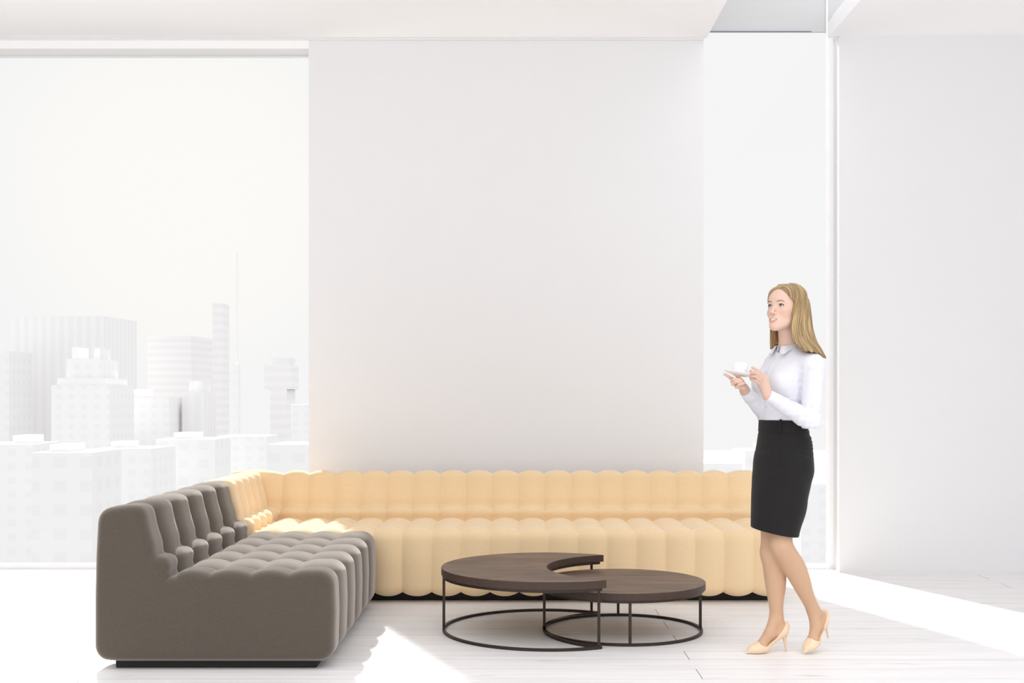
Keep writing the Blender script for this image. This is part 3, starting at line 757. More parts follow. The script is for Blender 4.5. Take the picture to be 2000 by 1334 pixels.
    # lids around the eyeballs
    for s_ in (-1, 1):
        c = (s_*.0315, .0695, -.0045)
        def lp(az, elv, r=.0128):
            return H(c[0]+r*math.sin(az)*math.cos(elv), c[1]+r*math.cos(az)*math.cos(elv), c[2]+r*math.sin(elv))
        for arc_, rr in (((.14, .50, .48, .08), .0023), ((-.10, -.48, -.48, -.06), .0022)):
            az = [-1.15, -.4, .4, 1.15]; P = [lp(a_, e_) for a_, e_ in zip(az, arc_)]
            B.add(*chain(P, [rr*.8, rr, rr, rr*.8]), k=.0030)
        P = [lp(a_, e_, .0130) for a_, e_ in zip([-.8, -.3, .3, .8], (.74, .92, .90, .66))]
        B.add(*chain(P, [.003]*4), k=.004)
        P = [lp(a_, e_, .0118) for a_, e_ in zip([-1.1, -.3, .3, 1.1], (-.50, -.80, -.80, -.50))]
        B.add(*chain(P, [.0036]*4), k=.004)
    # nose
    B.add(rc(H(0, .079, .008), H(0, .0985, -.034), .0062, .0068), k=.010)
    B.add(Fd((0, .1000, -.0385), (.0085, .0085, .0072)), k=.006)
    for s_ in (-1, 1):
        B.add(Fd((s_*.0105, .0905, -.0415), (.0066, .0085, .0058)), k=.005)
    for s_ in (-1, 1): B.cut(rc(H(s_*.0058, .0965, -.0480), H(s_*.0055, .092, -.0435), .0026, .0022), k=.0015)
    # lips, slightly parted
    up = [(-.0225, .0785, -.0668), (-.011, .0878, -.0632), (-.003, .0908, -.0618), (.003, .0908, -.0618), (.011, .0878, -.0632), (.0225, .0785, -.0668)]
    lo_ = [(-.0205, .0795, -.0705), (-.011, .0868, -.0782), (0, .0895, -.0808), (.011, .0868, -.0782), (.0205, .0795, -.0705)]
    B.add(*chain([H(*p) for p in up], [.0016, .0025, .0026, .0026, .0025, .0016]), k=.004)
    B.add(*chain([H(*p) for p in lo_], [.0020, .0042, .0050, .0042, .0020]), k=.003)
    B.cut(*chain([H(-.0190, .0840, -.0686), H(-.009, .0905, -.0708), H(.009, .0905, -.0708), H(.0190, .0840, -.0686)], [.0016, .0040, .0040, .0016]), k=.0012)
    o, V = field_obj('body', B, None, person, 1)
    # skin tint per point: lips, lashes, cheeks, tights
    L_ = (V-HO)@HM.T
    col = np.tile(np.array(srgb('#e2c0ae')[:3]), (len(V), 1)).astype(float)
    def blend(mask, c, a=1.0):
        m_ = np.clip(mask, 0, 1)[:, None]*a; col[:] = col*(1-m_)+np.array(srgb(c)[:3])*m_
    legm = np.clip((.72-V[:, 2])/.1, 0, 1); blend(legm, '#cfa98a')
    armm = ((V[:, 2] < 1.40) & (V[:, 2] > 1.1)).astype(float); blend(armm, '#dcb9a7')
    head = V[:, 2] > 1.44
    for s_ in (-1, 1):
        d = np.sqrt(((L_[:, 0]-s_*.043)/.020)**2+((L_[:, 2]+.034)/.018)**2); blend(head*(L_[:, 1] > .02)*np.exp(-d**2)*.9, '#d79f8c', .5)
    def dist_poly(P):
        D = np.full(len(V), 9.)
        for a, b in zip(P[:-1], P[1:]):
            a, b = np.array(a), np.array(b); ab = b-a; t = np.clip(((L_-a)@ab)/(ab@ab), 0, 1); D = np.minimum(D, np.linalg.norm(L_-a-t[:, None]*ab, axis=1))
        return D
    blend(head*np.clip((.0040-dist_poly([(p[0]*.93, p[1], p[2]) for p in up]))/.0016, 0, 1), '#c68f83')
    blend(head*np.clip((.0066-dist_poly([(p[0]*.93, p[1], p[2]-.0004) for p in lo_]))/.0014, 0, 1), '#d09c91')
    dm = dist_poly([(-.018, .080, -.0695), (0, .083, -.0705), (.018, .080, -.0695)]); blend(head*np.clip((.0042-dm)/.001, 0, 1), '#7a4a44')
    for s_ in (-1, 1):
        c = (s_*.0315, .0695, -.0045)
        P = [(c[0]+.0142*math.sin(a_)*math.cos(e_), c[1]+.0142*math.cos(a_)*math.cos(e_), c[2]+.0142*math.sin(e_)) for a_, e_ in zip([-1.15, -.4, .4, 1.15], (.12, .47, .45, .06))]
        blend(head*np.clip((.0036-dist_poly(P))/.0012, 0, 1), '#3d2b24', .97)
        P = [(c[0]+.0145*math.sin(a_)*math.cos(e_), c[1]+.0145*math.cos(a_)*math.cos(e_), c[2]+.0145*math.sin(e_)) for a_, e_ in zip([-.8, -.3, .3, .8], (.72, .82, .8, .62))]
        blend(head*np.clip((.0040-dist_poly(P))/.003, 0, 1), '#c49a86', .6)
        P = [(c[0]+.0145*math.sin(a_)*math.cos(e_), c[1]+.0145*math.cos(a_)*math.cos(e_), c[2]+.0145*math.sin(e_)) for a_, e_ in zip([-.9, -.3, .3, .9], (-.25, -.42, -.42, -.2))]
        blend(head*np.clip((.0022-dist_poly(P))/.001, 0, 1), '#a8807a', .7)
    for n, v in list(NH.items())+list(FH.items()):                  # nails
        tip = W(*v[3]); d = np.linalg.norm(V-tip, axis=1); blend(np.clip((.0075-d)/.003, 0, 1), '#e2a79c', .7)
    at = o.data.color_attributes.new('tint', 'FLOAT_COLOR', 'POINT')
    at.data.foreach_set('color', np.concatenate([col, np.ones((len(V), 1))], 1).astype(np.float32).ravel())
    m = bpy.data.materials.new('fair_skin'); m.use_nodes = True; nt = m.node_tree; b = nt.nodes['Principled BSDF']
    a = nt.nodes.new('ShaderNodeAttribute'); a.attribute_name = 'tint'; nt.links.new(a.outputs['Color'], b.inputs['Base Color'])
    b.inputs['Roughness'].default_value = .5; b.inputs['Specular IOR Level'].default_value = .35
    b.inputs['Subsurface Weight'].default_value = .12; b.inputs['Subsurface Radius'].default_value = (.012, .004, .002); b.inputs['Subsurface Scale'].default_value = .5
    o.data.materials.append(m)
    return o
body = build_body()

# ---------------------------------------------------------------- face pieces
def local_mesh(name, V, Fc, m, parent, smooth=True): return mesh_np(name, np.array(V)-ROOT, Fc, m, parent, smooth)
M_EYEW = mat('eye_white', srgb('#e9e6e4'), .2, spec=.6); M_IRIS = mat('grey_green_iris', srgb('#6d7a78'), .15, spec=.8); M_PUP = mat('pupil', srgb('#1a1715'), .1, spec=.8)
def eyeball(s_):
    c = H(s_*.0315, .0695, -.0045); g = (hf+hu*.10-hl*.02); g /= np.linalg.norm(g); a = np.cross(g, hu); a /= np.linalg.norm(a); b = np.cross(a, g)
    V, Fc = [c+g*.0124], []; n = 32; th = [math.radians(t) for t in (8, 13, 22, 29, 40, 55, 70, 90, 115, 140, 165)]
    for t in th:
        r = .0121+(.0004 if t < .5 else 0)
        for k in range(n): V.append(c+r*(g*math.cos(t)+math.sin(t)*(a*math.cos(2*math.pi*k/n)+b*math.sin(2*math.pi*k/n))))
    V.append(c-g*.0121)
    for k in range(n): Fc.append((0, 1+k, 1+(k+1) % n))
    for i in range(len(th)-1):
        for k in range(n): Fc.append((1+i*n+k, 1+(i+1)*n+k, 1+(i+1)*n+(k+1) % n, 1+i*n+(k+1) % n))
    L0 = 1+(len(th)-1)*n
    for k in range(n): Fc.append((L0+k, len(V)-1, L0+(k+1) % n))
    o = local_mesh('eye', V, Fc, M_EYEW, person); o.data.materials.append(M_IRIS); o.data.materials.append(M_PUP)
    for i, p in enumerate(o.data.polygons):
        ring = 0 if i < n else (i-n)//n+1
        p.material_index = 2 if ring <= 1 else (1 if ring <= 3 else 0)
for s_ in (-1, 1): eyeball(s_)
def tube_np(P, R, n=8, flat=1.0, up=None):
    P = [np.array(p, float) for p in P]; V, Fc = [], []
    for i, p in enumerate(P):
        t = P[min(i+1, len(P)-1)]-P[max(i-1, 0)]; t /= np.linalg.norm(t)
        u = np.array(up if up is not None else (0, 0, 1.)); a = np.cross(t, u); a /= np.linalg.norm(a)+1e-9; b = np.cross(a, t)
        for k in range(n):
            th = 2*math.pi*k/n; V.append(p+R[i]*(a*math.cos(th)*flat+b*math.sin(th)))
    for i in range(len(P)-1):
        for k in range(n): Fc.append((i*n+k, i*n+(k+1) % n, (i+1)*n+(k+1) % n, (i+1)*n+k))
    Fc.append(tuple(range(n))[::-1]); Fc.append(tuple((len(P)-1)*n+k for k in range(n)))
    return V, Fc
BV = None
def brow_pt(la, up):
    """skin surface in front of this spot of the forehead"""
    global BV
    if BV is None:
        a = np.empty(len(body.data.vertices)*3, np.float32); body.data.vertices.foreach_get('co', a); BV = (a.reshape(-1, 3)+ROOT-HO)@HM.T
    m_ = (np.abs(BV[:, 0]-la) < .0035) & (np.abs(BV[:, 2]-up) < .0035) & (BV[:, 1] > .03)
    return (la, float(BV[m_, 1].max())-.0004, up)
M_BROW = mat('brown_eyebrow', srgb('#86695a'), .9, noise=(300, .2))
for s_ in (-1, 1):
    P = [H(*brow_pt(s_*a_, e_)) for a_, e_ in ((.0130, .0120), (.0165, .0136), (.020, .0150), (.0245, .0166), (.029, .0178), (.033, .0184), (.037, .0182), (.041, .0170), (.045, .0145), (.0485, .0112))]
    V, Fc = tube_np(P, [.0008, .0018, .0020, .0020, .0019, .0018, .0016, .0014, .0011, .0005], 8, 1.0, hf); local_mesh('eyebrow', V, Fc, M_BROW, person)
M_TEETH = mat('teeth', srgb('#f6f2ee'), .25, spec=.5)
V, Fc = tube_np([H(-.0145, .0812, -.0690), H(-.009, .0848, -.0690), H(0, .0862, -.0690), H(.009, .0848, -.0690), H(.0145, .0812, -.0690)], [.0026, .0036, .0038, .0036, .0026], 10, 1, hu)
local_mesh('teeth', V, Fc, M_TEETH, person)

# ---------------------------------------------------------------- shirt
def wrinkle(seed, n, amp, f0, f1, bias=(1, 1, 1)):
    rnd = np.random.RandomState(seed); W_ = []
    for _ in range(n):
        d = rnd.normal(size=3)*np.array(bias); d /= np.linalg.norm(d); W_.append((d*rnd.uniform(f0, f1), rnd.uniform(0, 6.28), rnd.uniform(.5, 1)))
    def fn(X, Y, Z):
        t = 0
        for d, p, a in W_:
            s = np.sin(d[0]*X+d[1]*Y+d[2]*Z+p); t = t+a*(1-2*np.abs(s))          # creased rather than sinusoidal
        return amp*t/n*1.5
    return fn
M_SHIRT = mat('white_cotton_shirt', srgb('#e3e3e9'), .8, spec=.2, sheen=.1, bump=(420, .08))
def build_shirt():
    S = Field(grid(.99, 1.50, .0027), grid(5.36, 5.86, .0027), grid(1.06, 1.475, .0026))
    S.add(stack(TOR, BCX, BCY, bl, bf, z0=1.072), k=.03)
    bc = lambda la, fo, z: np.array([BCX+bl[0]*la+bf[0]*fo, BCY+bl[1]*la+bf[1]*fo, z])
    for s_ in (-1, 1): S.add(el(bc(s_*.062, .072, 1.272), (.052, .050, .055)), k=.035)
    S.add(rc(NECK0+np.array([0, 0, -.012]), SH_N+np.array([0, 0, .004]), .046, .046), rc(NECK0+np.array([0, 0, -.012]), SH_F+np.array([0, 0, .004]), .046, .042), k=.035)
    m1 = SH_N*.5+EL_N*.5; fd = np.array([bf[0], bf[1], 0])
    S.add(el(SH_N+np.array([0, 0, -.005]), (.052, .052, .055)), k=.03)
    S.add(*chain([SH_N+np.array([.002, 0, -.01]), m1, EL_N], [.052, .048, .042]), k=.007)
    S.add(el(EL_N+np.array([.004, .0, -.006]), (.043, .042, .040)), k=.02)
    S.add(*chain([EL_N, EL_N*.8+WR_N*.2, EL_N*.6+WR_N*.4, EL_N*.2+WR_N*.8], [.041, .041, .038, .0315]), k=.007)
    m2 = SH_F*.5+EL_F*.5
    S.add(*chain([SH_F, m2, EL_F], [.046, .044, .040]), k=.02)
    S.add(*chain([EL_F, EL_F*.6+WR_F*.4, EL_F*.2+WR_F*.8], [.040, .036, .0295]), k=.012)
    # folds: stronger at elbows, armpit and where it is tucked in
    w1 = wrinkle(3, 5, .0030, 22, 55, (1, 1, .7)); w2 = wrinkle(8, 4, .0050, 70, 130, (1.6, .5, .7))
    def folds(X, Y, Z):
        e = np.exp(-((X-EL_N[0])**2+(Y-EL_N[1])**2+(Z-EL_N[2])**2)/.007)
        a = np.exp(-((X-(SH_N[0]-.03))**2+(Y-SH_N[1])**2+(Z-(SH_N[2]-.06))**2)/.004)
        wa = np.exp(-((Z-1.10)/.035)**2)*.7
        fz = np.exp(-((X-(EL_N[0]*.5+WR_N[0]*.5))**2+(Y-WR_N[1])**2+(Z-(EL_N[2]*.5+WR_N[2]*.5))**2)/.004)*.6
        return w1(X, Y, Z)*(.45+wa)+w2(X, Y, Z)*(e+a*.7+fz+.12)
    S.displace(folds, (.9, 5.3, 1.0), (1.6, 5.9, 1.5))
    # crease where the forearm folds against the upper arm, button placket edge
    def placket(X, Y, Z):
        la = (X-BCX)*bl[0]+(Y-BCY)*bl[1]; fo = (X-BCX)*bf[0]+(Y-BCY)*bf[1]
        on = (fo > .03) & (Z > 1.05)
        return np.where(on, -.0016*(np.abs(la) < .014), 0)
    S.displace(placket, (.9, 5.3, 1.0), (1.6, 5.9, 1.5))
    # neckline
    S.cut(rc(NECK0+np.array([bf[0], bf[1], 0])*.020+np.array([0, 0, .012]), NECK0+np.array([bf[0], bf[1], 0])*.045+np.array([0, 0, .06]), .042, .055), k=.004)
    # sleeve ends stop inside the cuffs
    o, V = field_obj('shirt', S, M_SHIRT, person, 2); return o
shirt = build_shirt()
def cuff(w, e, r0, r1, L0, L1, sx=1.0):
    ax = (e-w)/np.linalg.norm(e-w); a = np.cross(ax, (0, 0, 1.)); a /= np.linalg.norm(a); b = np.cross(ax, a)
    V, Fc = [], []; n = 40
    prof = [(L0, r0-.003), (L0-.001, r0-.001), (L0, r0), (L0+.002, r0+.001), ((L0+L1)/2, (r0+r1)/2+.0008), (L1-.002, r1+.001), (L1, r1), (L1, r1-.004), ((L0+L1)/2, (r0+r1)/2-.004)]
    for t, r in prof:
        for k in range(n):
            th = 2*math.pi*k/n; rr = r*(1+.03*math.sin(3*th+1)); V.append(w+ax*t+rr*(a*math.cos(th)*sx+b*math.sin(th)))
    m_ = len(prof)
    for i in range(m_):
        j = (i+1) % m_
        for k in range(n): Fc.append((i*n+k, i*n+(k+1) % n, j*n+(k+1) % n, j*n+k))
    V = np.array(V); return local_mesh('cuff', V, Fc, M_SHIRT, shirt)
# child meshes of the shirt share its origin
cuff(WR_N, EL_N, .0270, .0335, .004, .066)
cuff(WR_F, EL_F, .0265, .0320, .006, .066)
M_BUTTON = mat('pearl_button', srgb('#e4e3e6'), .25, spec=.6)
def button(p, nrm, r=.0052):
    nrm = np.array(nrm, float); nrm /= np.linalg.norm(nrm); a = np.cross(nrm, (0, 0, 1.)); a /= np.linalg.norm(a); b = np.cross(nrm, a)
    V, Fc = [], []; n = 18
    for h, q in ((-.001, r), (.0012, r), (.0018, r*.8), (.0012, r*.6), (.0012, .0001)):
        for k in range(n): V.append(np.array(p)+nrm*h+q*(a*math.cos(2*math.pi*k/n)+b*math.sin(2*math.pi*k/n)))
    for i in range(4):
        for k in range(n): Fc.append((i*n+k, i*n+(k+1) % n, (i+1)*n+(k+1) % n, (i+1)*n+k))
    local_mesh('button', V, Fc, M_BUTTON, shirt)
for z in (1.385, 1.325, 1.225, 1.160, 1.115):
    # find the cloth surface along the front centre line
    T = np.array(TOR); fo = float(smooth_interp(np.array([z]), T[:, 0], T[:, 2])[0]+smooth_interp(np.array([z]), T[:, 0], T[:, 4])[0])+.004
    if 1.24 < z < 1.33: fo += .010
    button((BCX+bf[0]*fo, BCY+bf[1]*fo, z), (bf[0], bf[1], .1), .0048)
for t, sgn in ((.018, 1), (.040, 1)):
    ax = (EL_F-WR_F)/np.linalg.norm(EL_F-WR_F); nn = np.cross(ax, (0, 0, 1.)); nn /= np.linalg.norm(nn)
    if nn[1] > 0: nn = -nn
    button(WR_F+ax*t+nn*(.0285+.05*t), nn, .0042)
def collar():
    N0 = NECK0+np.array([0, 0, .0]); V, Fc = [], []; n = 72; rows = 7
    fd = np.array([bf[0], bf[1], 0.]); ld = np.array([bl[0], bl[1], 0.])
    for i in range(n+1):
        ph = math.radians(16+(360-32)*i/n); q = min(ph, 2*math.pi-ph)                # angle from the front
        dirv = fd*math.cos(ph)+ld*math.sin(ph)
        top_r = .0500+.004*math.cos(q); zt = 1.446+.016*(1-math.cos(q))/2
        tip = math.exp(-((math.degrees(q)-30)/17)**2)
        out_r = .066+.026*tip+.004*math.cos(q); zb = 1.424-.020*tip+.012*(1-math.cos(q))/2
        for j in range(rows):
            t = j/(rows-1); r = top_r+(out_r-top_r)*t**.8; z = zt+.004*math.sin(math.pi*min(t*2, 1))*.9+(zb-zt)*t**1.5
            V.append(N0*np.array([1, 1, 0])+fd*.006+dirv*r+np.array([0, 0, z]))
    for i in range(n):
        for j in range(rows-1): Fc.append((i*rows+j, i*rows+j+1, (i+1)*rows+j+1, (i+1)*rows+j))
    # inner stand
    b0_ = len(V)
    for i in range(n+1):
        ph = math.radians(10+(360-20)*i/n); q = min(ph, 2*math.pi-ph); dirv = fd*math.cos(ph)+ld*math.sin(ph)
        for z, r in ((1.446+.016*(1-math.cos(q))/2, .0495+.004*math.cos(q)), (1.412, .0545+.006*math.cos(q))):
            V.append(N0*np.array([1, 1, 0])+fd*.006+dirv*r+np.array([0, 0, z]))
    for i in range(n): Fc.append((b0_+i*2, b0_+i*2+1, b0_+i*2+3, b0_+i*2+2))
    o = local_mesh('collar', V, Fc, M_SHIRT, shirt)
    md = o.modifiers.new('thickness', 'SOLIDIFY'); md.thickness = .0022; md.offset = 0
    return o
collar()

# ---------------------------------------------------------------- skirt
M_SKIRT = mat('black_wool_skirt', srgb('#1c1a1a'), .75, spec=.25, noise=(500, .2), bump=(600, .2), sheen=.08)
def build_skirt():
    S = Field(grid(1.08, 1.50, .0029), grid(5.45, 5.86, .0029), grid(.53, 1.115, .0027))
    S.add(stack(SKT, BCX, BCY, bl, bf, z1=1.097, z0=.50), k=.004)
    S.add(*chain([HP_B, (HP_B+KN_B)/2, KN_B], [.07, .066, .060]), k=.05)
    T = np.array(sorted(SKT))
    ruch = wrinkle(5, 5, .0030, 20, 60, (.25, .25, 3))
    wr = wrinkle(12, 5, .0032, 18, 42, (.7, .7, 1.6))
    def disp(X, Y, Z):
        q = (X-BCX)*IR[0]+(Y-BCY)*IR[1]; near = Y < (BCY+.04)
        side = np.exp(-((q-.105)/.030)**2)*np.clip((Z-.90)/.05, 0, 1)*np.clip((1.06-Z)/.02, 0, 1)
        t = .0026*np.sin(Z*330+q*60+1.5*np.sin(Z*70))*side
        t = t+wr(X, Y, Z)*.8*np.exp(-((Z-.93)/.12)**2)
        seam_q = -.012-(1.06-Z)*.10                       # front panel seam
        t = t+np.where(near, .0028*np.exp(-((q-seam_q)/.0030)**2)*(Z < 1.045), 0)
        t = t+.0024*np.exp(-((Z-1.040)/.0025)**2)          # waistband seam
        t = t-.0012*np.clip((Z-1.040)/.004, 0, 1)
        return t
    S.displace(disp, (1.0, 5.4, .5), (1.6, 5.9, 1.2))
    def below(X, Y, Z): return (Z-(.568-.185*(X-BCX-.0)+.06*(Y-BCY)))
    big = (below, np.array([1.0, 5.4, .4]), np.array([1.6, 5.9, .66]))
    S.cut(big, k=.004)
    o, V = field_obj('skirt', S, M_SKIRT, person, 1)
    return o
skirt = build_skirt()
def strip(name, P, w, th, m, parent, nrm):
    P = [np.array(p) for p in P]; nrm = np.array(nrm, float); nrm /= np.linalg.norm(nrm); V, Fc = [], []
    for i, p in enumerate(P):
        t = P[min(i+1, len(P)-1)]-P[max(i-1, 0)]; t /= np.linalg.norm(t); s_ = np.cross(t, nrm); s_ /= np.linalg.norm(s_)
        for a, b in ((-1, 0), (1, 0), (1, 1), (-1, 1)): V.append(p+s_*a*w/2+nrm*b*th)
    for i in range(len(P)-1):
        for k in range(4): Fc.append((i*4+k, i*4+(k+1) % 4, (i+1)*4+(k+1) % 4, (i+1)*4+k))
    Fc += [(3, 2, 1, 0), tuple(len(V)-4+k for k in range(4))]
    return mesh_np(name, np.array(V)-ROOT, Fc, m, parent, False)
def skirt_pt(px, z, out=0.0):
    """front surface of the skirt seen from the viewer's side at this column"""
    T = np.array(sorted(SKT)); fo, a, b = [float(smooth_interp(np.array([z]), T[:, 0], T[:, i])[0]) for i in (2, 3, 4)]
    best = None
    for k in range(720):
        th = 2*math.pi*k/720; u = (a+out)*math.cos(th); v = fo+(b+out)*math.sin(th)
        x = BCX+bl[0]*u+bf[0]*v; y = BCY+bl[1]*u+bf[1]*v
        e = abs(1000+x*F/y-px)
        if y < BCY+.03 and (best is None or e < best[0]): best = (e, x, y)
    return np.array([best[1], best[2], z])
strip('belt_loop', [skirt_pt(1525, 1.103, .001), skirt_pt(1524.6, 1.085, .006), skirt_pt(1523.5, 1.050, .006), skirt_pt(1523, 1.036, .001)], .010, .003, M_SKIRT, skirt, skirt_pt(1524, 1.07)-np.array([BCX, BCY+.05, 1.07]))

# ---------------------------------------------------------------- shoes
M_SHOE = mat('nude_patent_leather', srgb('#ecd2b2'), .28, spec=.5, coat=.3); M_SOLE = mat('shoe_sole', srgb('#c9a887'), .5)
def build_shoe(ft, lab):
    c = np.array([ft.p(s_, h, w) for s_ in (-.01, .26) for h in (-.01, .17) for w in (-.05, .05)])
    lo_, hi_ = c.min(0), c.max(0)
    S = Field(grid(lo_[0], hi_[0], .0019), grid(lo_[1], hi_[1], .0019), grid(lo_[2], hi_[2], .0019))
    M3 = np.array([ft.d, ft.u, ft.w])
    S.add(*chain([ft.p(.008, .0075), ft.p(.022, .0095), ft.p(.040, .0130), ft.p(.060, .0180)], [.0050, .0098, .0150, .0200]), k=.006)
    S.add(el(ft.p(.052, .0150), (.036, .0135, .0265), M3), k=.010)
    S.add(el(ft.p(.066, .022), (.046, .021, .034), M3), el(ft.p(.088, .030), (.040, .026, .038), M3), k=.014)
    S.add(rc(ft.p(.092, .034), ft.p(.150, .074), .031, .0265), rc(ft.p(.150, .074), ft.p(.196, .098), .0265, .0285), k=.014)
    S.add(rc(ft.p(.196, .098), ft.p(.203, .118), .0285, .0262), rc(ft.p(.203, .118), ft.p(.203, .140), .0262, .022), k=.012)
    # flat sole under ball, raised arch
    def under(X, Y, Z):
        s_, h, w = ft.co(X, Y, Z); hh = np.interp(s_, [0, .03, .095, .12, .17, .25], [.003, .0005, .001, .012, .052, .066])
        return h-hh
    S.cut((under, lo_, hi_), k=.003)
    # top line
    def above(X, Y, Z):
        s_, h, w = ft.co(X, Y, Z)
        hh = np.interp(s_, [.0, .060, .068, .085, .105, .148, .178, .205, .25], [.2, .2, .046, .036, .036, .066, .098, .136, .146])
        return (hh-h)*.7
    S.cut((above, lo_, hi_), k=.002)
    o, V = field_obj('high_heel_shoe', S, M_SHOE, person, 1)
    V, Fc = tube_np([ft.p(.2045, .074), ft.p(.207, .060), ft.p(.2115, .035), ft.p(.2145, .008), ft.p(.2148, .0)], [.0165, .0105, .0062, .0048, .0052], 16, 1.0, ft.w)
    local_mesh('heel', V, Fc, M_SHOE, o)
    return o
build_shoe(FA, 'front'); build_shoe(FB, 'back')

# ---------------------------------------------------------------- hair
def build_hair():
    S = Field(grid(1.17, 1.50, .0021), grid(5.46, 5.80, .0021), grid(1.37, 1.75, .0021))
    Fd = lambda c, r: el(H(*c), r, HM)
    S.add(Fd((0, -.012, .026), (.0815, .097, .0885)), k=.01)
    S.add(Fd((0.028, -.006, .058), (.050, .080, .056)), Fd((-.030, -.006, .058), (.050, .080, .055)), k=.012)
    # falling hair: rows of image height -> left and right edge in the picture
    rows = []
    for y, l_, r_, fo, rho in ((560, 1524, 1561, -.016, 1.1), (571, 1511, 1570, -.018, 1.12), (585, 1504, 1576, -.020, 1.12), (601, 1504, 1580, -.022, 1.10), (620, 1504, 1583, -.024, 1.06), (640, 1504.5, 1586, -.026, 1.02), (655, 1504.5, 1589, -.026, .98), (668, 1504.5, 1593, -.025, .95), (682, 1505, 1600, -.02, .92), (700, 1506, 1609, -.02, .88)):
        z = EYE-(y-778)*5.66/F; c = ((l_+r_)/2-1534.5)*5.66/F; h = (r_-l_)/2*5.66/F; a = h/math.sqrt(.651+.339*rho*rho)
        rows.append((z, (c-(-.582)*fo)/.807, fo, a, a*rho))
    hl2 = (math.cos(HYAW), -math.sin(HYAW)); hf2 = (-math.sin(HYAW), -math.cos(HYAW))
    S.add(stack(rows, HO[0], HO[1], hl2, hf2, z0=1.38), k=.022)
    # the neck and throat stay free
    def hollow(X, Y, Z):
        la = (X-HO[0])*hl2[0]+(Y-HO[1])*hl2[1]; fo = (X-HO[0])*hf2[0]+(Y-HO[1])*hf2[1]
        wid = .058+np.clip((1.50-Z)*.10, -.01, .03)
        d = np.sqrt(np.maximum(np.abs(la-.015)-wid+.02, 0)**2+np.maximum(-.030-fo+.02, 0)**2)-.02
        b = Z-1.535; k_ = .04; h_ = np.clip(.5+.5*(d-b)/k_, 0, 1); return b*(1-h_)+d*h_+k_*h_*(1-h_)
    S.cut((hollow, np.array([1.1, 5.4, 1.36]), np.array([1.5, 5.8, 1.56])), k=.006)
    # the face
    def face(X, Y, Z):
        x, y, z = X-HO[0], Y-HO[1], Z-HO[2]
        la = x*hl[0]+y*hl[1]+z*hl[2]; fo = x*hf[0]+y*hf[1]+z*hf[2]; up = x*hu[0]+y*hu[1]+z*hu[2]
        line = .073-np.abs((la-.012)/.066)**2.2*.060
        side = .036-.08*np.clip((-up-.005)/.035, 0, 1)*np.clip((.064-np.abs(la))/.012, 0, 1)
        a = up-line; b = side-fo
        # far side keeps a slimmer edge
        k_ = .022; h_ = np.clip(.5+.5*(a-b)/k_, 0, 1); return b*(1-h_)+a*h_+k_*h_*(1-h_)
    S.cut((face, np.array([1.1, 5.4, 1.44]), np.array([1.5, 5.8, 1.75])), k=.008)
    # bottom ends of the locks
    def ends(X, Y, Z):
        q = (X-HO[0])*IR[0]+(Y-HO[1])*IR[1]
        yc = np.interp(q, [-.08, -.05, -.02, .022, .04, .075, .11, .15, .19], [686, 676, 668, 664, 672, 686, 688, 693, 704])
        zc = EYE-(yc-778)*5.62/F+.0022*np.sin(q*260)+.001*np.sin(q*910+1)
        return Z-zc
    S.cut((ends, np.array([1.1, 5.4, 1.36]), np.array([1.5, 5.8, 1.50])), k=.010)
    # parting
    P = [H(.016, .070, .085), H(.013, .045, .112), H(.008, .01, .122), H(.004, -.03, .118)]
    S.cut(*chain(P, [.004, .005, .005, .004]), k=.010)
    # strands: ridges running down from the parting
    def strands(X, Y, Z):
        x, y, z = X-HO[0], Y-HO[1], Z-HO[2]
        la = x*hl[0]+y*hl[1]+z*hl[2]; fo = x*hf[0]+y*hf[1]+z*hf[2]; up = x*hu[0]+y*hu[1]+z*hu[2]
        u2 = np.maximum(up-.02, 0); r3 = np.sqrt((la-.008)**2+(fo+.012)**2+u2**2)+1e-6
        t = np.arcsin(np.clip((fo+.012)/r3, -1, 1))+.10*np.sin(up*20)
        return .0006*np.sin(t*38+2*np.sin(up*22))+.0007*np.sin(t*83+up*30)+.0024*np.sin(t*11+up*9)
    S.displace(strands, (1.1, 5.4, 1.3), (1.6, 5.9, 1.8))
    m = bpy.data.materials.new('blonde_hair'); m.use_nodes = True; nt = m.node_tree; N = nt.nodes.new; L = nt.links.new
    b = nt.nodes['Principled BSDF']; b.inputs['Roughness'].default_value = .42; b.inputs['Specular IOR Level'].default_value = .45; b.inputs['Anisotropic'].default_value = .4
    at = N('ShaderNodeAttribute'); at.attribute_name = 'strand'
    n = N('ShaderNodeTexNoise'); n.inputs['Scale'].default_value = 1.0; n.inputs['Detail'].default_value = 5; n.inputs['Roughness'].default_value = .6; L(at.outputs['Vector'], n.inputs['Vector'])
    cr = N('ShaderNodeValToRGB'); L(n.outputs['Fac'], cr.inputs[0]); e = cr.color_ramp.elements
    e[0].position = .34; e[0].color = srgb('#5f4b36'); e[1].position = .66; e[1].color = srgb('#d6bb8a'); e.new(.5).color = srgb('#9b7f55')
    L(cr.outputs[0], b.inputs['Base Color'])
    bp = N('ShaderNodeBump'); bp.inputs['Strength'].default_value = .5; bp.inputs['Distance'].default_value = .002; L(n.outputs['Fac'], bp.inputs['Height']); L(bp.outputs[0], b.inputs['Normal'])
    o, V = field_obj('hair', S, m, person, 1)
    L_ = (V-HO)@HM.T; r3 = np.sqrt((L_[:, 0]-.008)**2+(L_[:, 1]+.012)**2+np.maximum(L_[:, 2]-.02, 0)**2)+1e-6; ang = np.arcsin(np.clip((L_[:, 1]+.012)/r3, -1, 1))+.10*np.sin(L_[:, 2]*20)
    at_ = o.data.attributes.new('strand', 'FLOAT_VECTOR', 'POINT')
    # on the crown strands run sideways from the parting, lower down they fall straight
    vec = np.stack([ang*26, L_[:, 2]*7, np.sign(L_[:, 0]-.008)*3], 1).astype(np.float32)
    at_.data.foreach_set('vector', vec.ravel())
    return o
hair = build_hair()

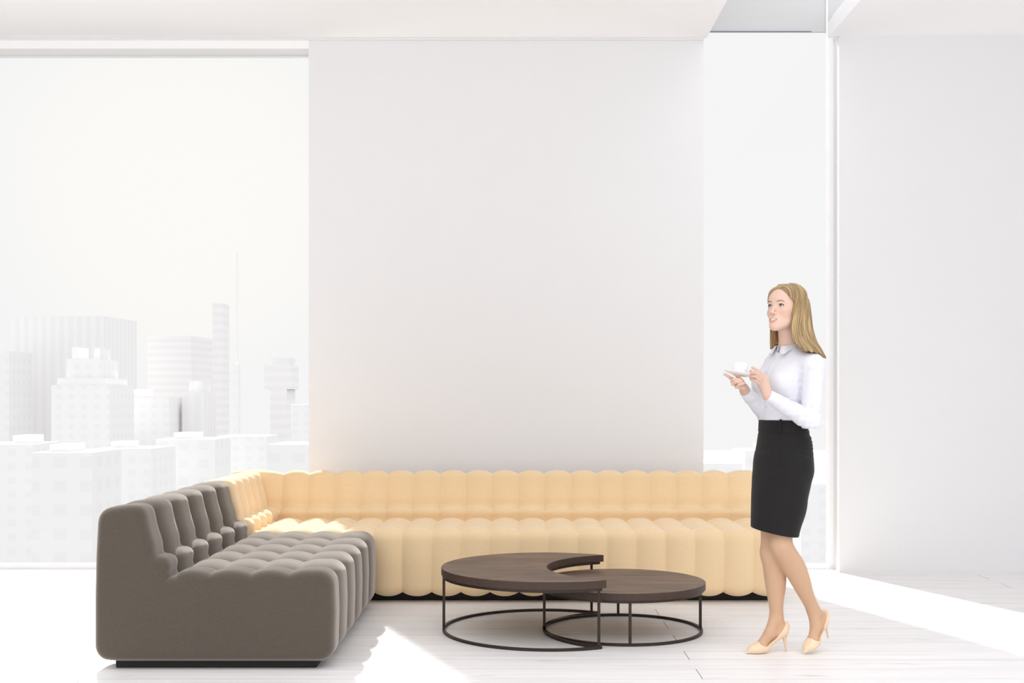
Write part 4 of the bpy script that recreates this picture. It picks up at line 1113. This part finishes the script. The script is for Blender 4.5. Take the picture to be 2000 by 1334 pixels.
# ---------------------------------------------------------------- cup and saucer (held, so things of their own)
M_CHINA = mat('white_china', srgb('#f4f5f5'), .12, spec=.6, coat=.2)
SC_C = W(1444.5, 734.0, 5.52); tilt_x, tilt_n = math.radians(8.5), math.radians(-3.5)
sr = np.array([.975, -.221, 0.]); sr = sr*math.cos(tilt_x)+np.array([0, 0, -math.sin(tilt_x)])
sn = np.array([-.221, -.975, 0.]); sn = sn*math.cos(tilt_n)+np.array([0, 0, -math.sin(tilt_n)])       # towards the viewer
su = np.cross(sn, sr); su = su/np.linalg.norm(su); su = su if su[2] > 0 else -su
def lathe(name, prof, c, m, parent=None, sq=0.0, n=64, rot=0.0, org=None):
    V, Fc = [], []
    for r, h in prof:
        for k in range(n):
            th = 2*math.pi*k/n; q = r/((abs(math.cos(th))**(2+sq*3)+abs(math.sin(th))**(2+sq*3))**(1/(2+sq*3)))
            V.append(c+sr*(q*math.cos(th+rot))+sn*(q*math.sin(th+rot))+su*h)
    for i in range(len(prof)-1):
        for k in range(n): Fc.append((i*n+k, i*n+(k+1) % n, (i+1)*n+(k+1) % n, (i+1)*n+k))
    V = np.array(V)
    me = bpy.data.meshes.new(name); me.from_pydata((V-(org if org is not None else c)).tolist(), [], Fc)
    bm = bmesh.new(); bm.from_mesh(me); bmesh.ops.remove_doubles(bm, verts=bm.verts[:], dist=1e-5); bmesh.ops.recalc_face_normals(bm, faces=bm.faces[:]); bm.to_mesh(me); bm.free()
    o = link(name, me, m, parent, True)
    if parent is None: o.location = c.tolist()
    return o
so_ = lathe('saucer', [(.0002, 0), (.026, 0), (.028, -.001), (.045, .004), (.063, .0115), (.0660, .0135), (.0668, .0150), (.0655, .0158), (.060, .0140), (.045, .0080), (.030, .0042), (.0002, .0038)], SC_C, M_CHINA, sq=.25, rot=.5)
tag(so_, 'white saucer held in the woman\'s far hand under the cup', 'saucer')
CC = SC_C+su*.0045-sr*.001
cup = lathe('cup', [(.0002, .0), (.020, .0), (.022, .0015), (.0225, .003), (.0285, .010), (.0318, .022), (.0328, .040), (.0332, .0540), (.0325, .0552), (.0315, .0540), (.0308, .038), (.0298, .022), (.026, .010), (.018, .005), (.0002, .0045)], CC, M_CHINA)
tag(cup, 'small white china cup standing on the saucer the woman holds', 'cup')
hp = [CC+sr*a+su*b for a, b in ((.0315, .044), (.040, .0455), (.0465, .041), (.0480, .032), (.0445, .023), (.037, .0180), (.0300, .0165))]
V, Fc = tube_np(hp, [.0034, .0032, .0031, .0031, .0031, .0033, .0036], 12, 1.0, sn)
mesh_np('handle', np.array(V)-CC, Fc, M_CHINA, cup, True)
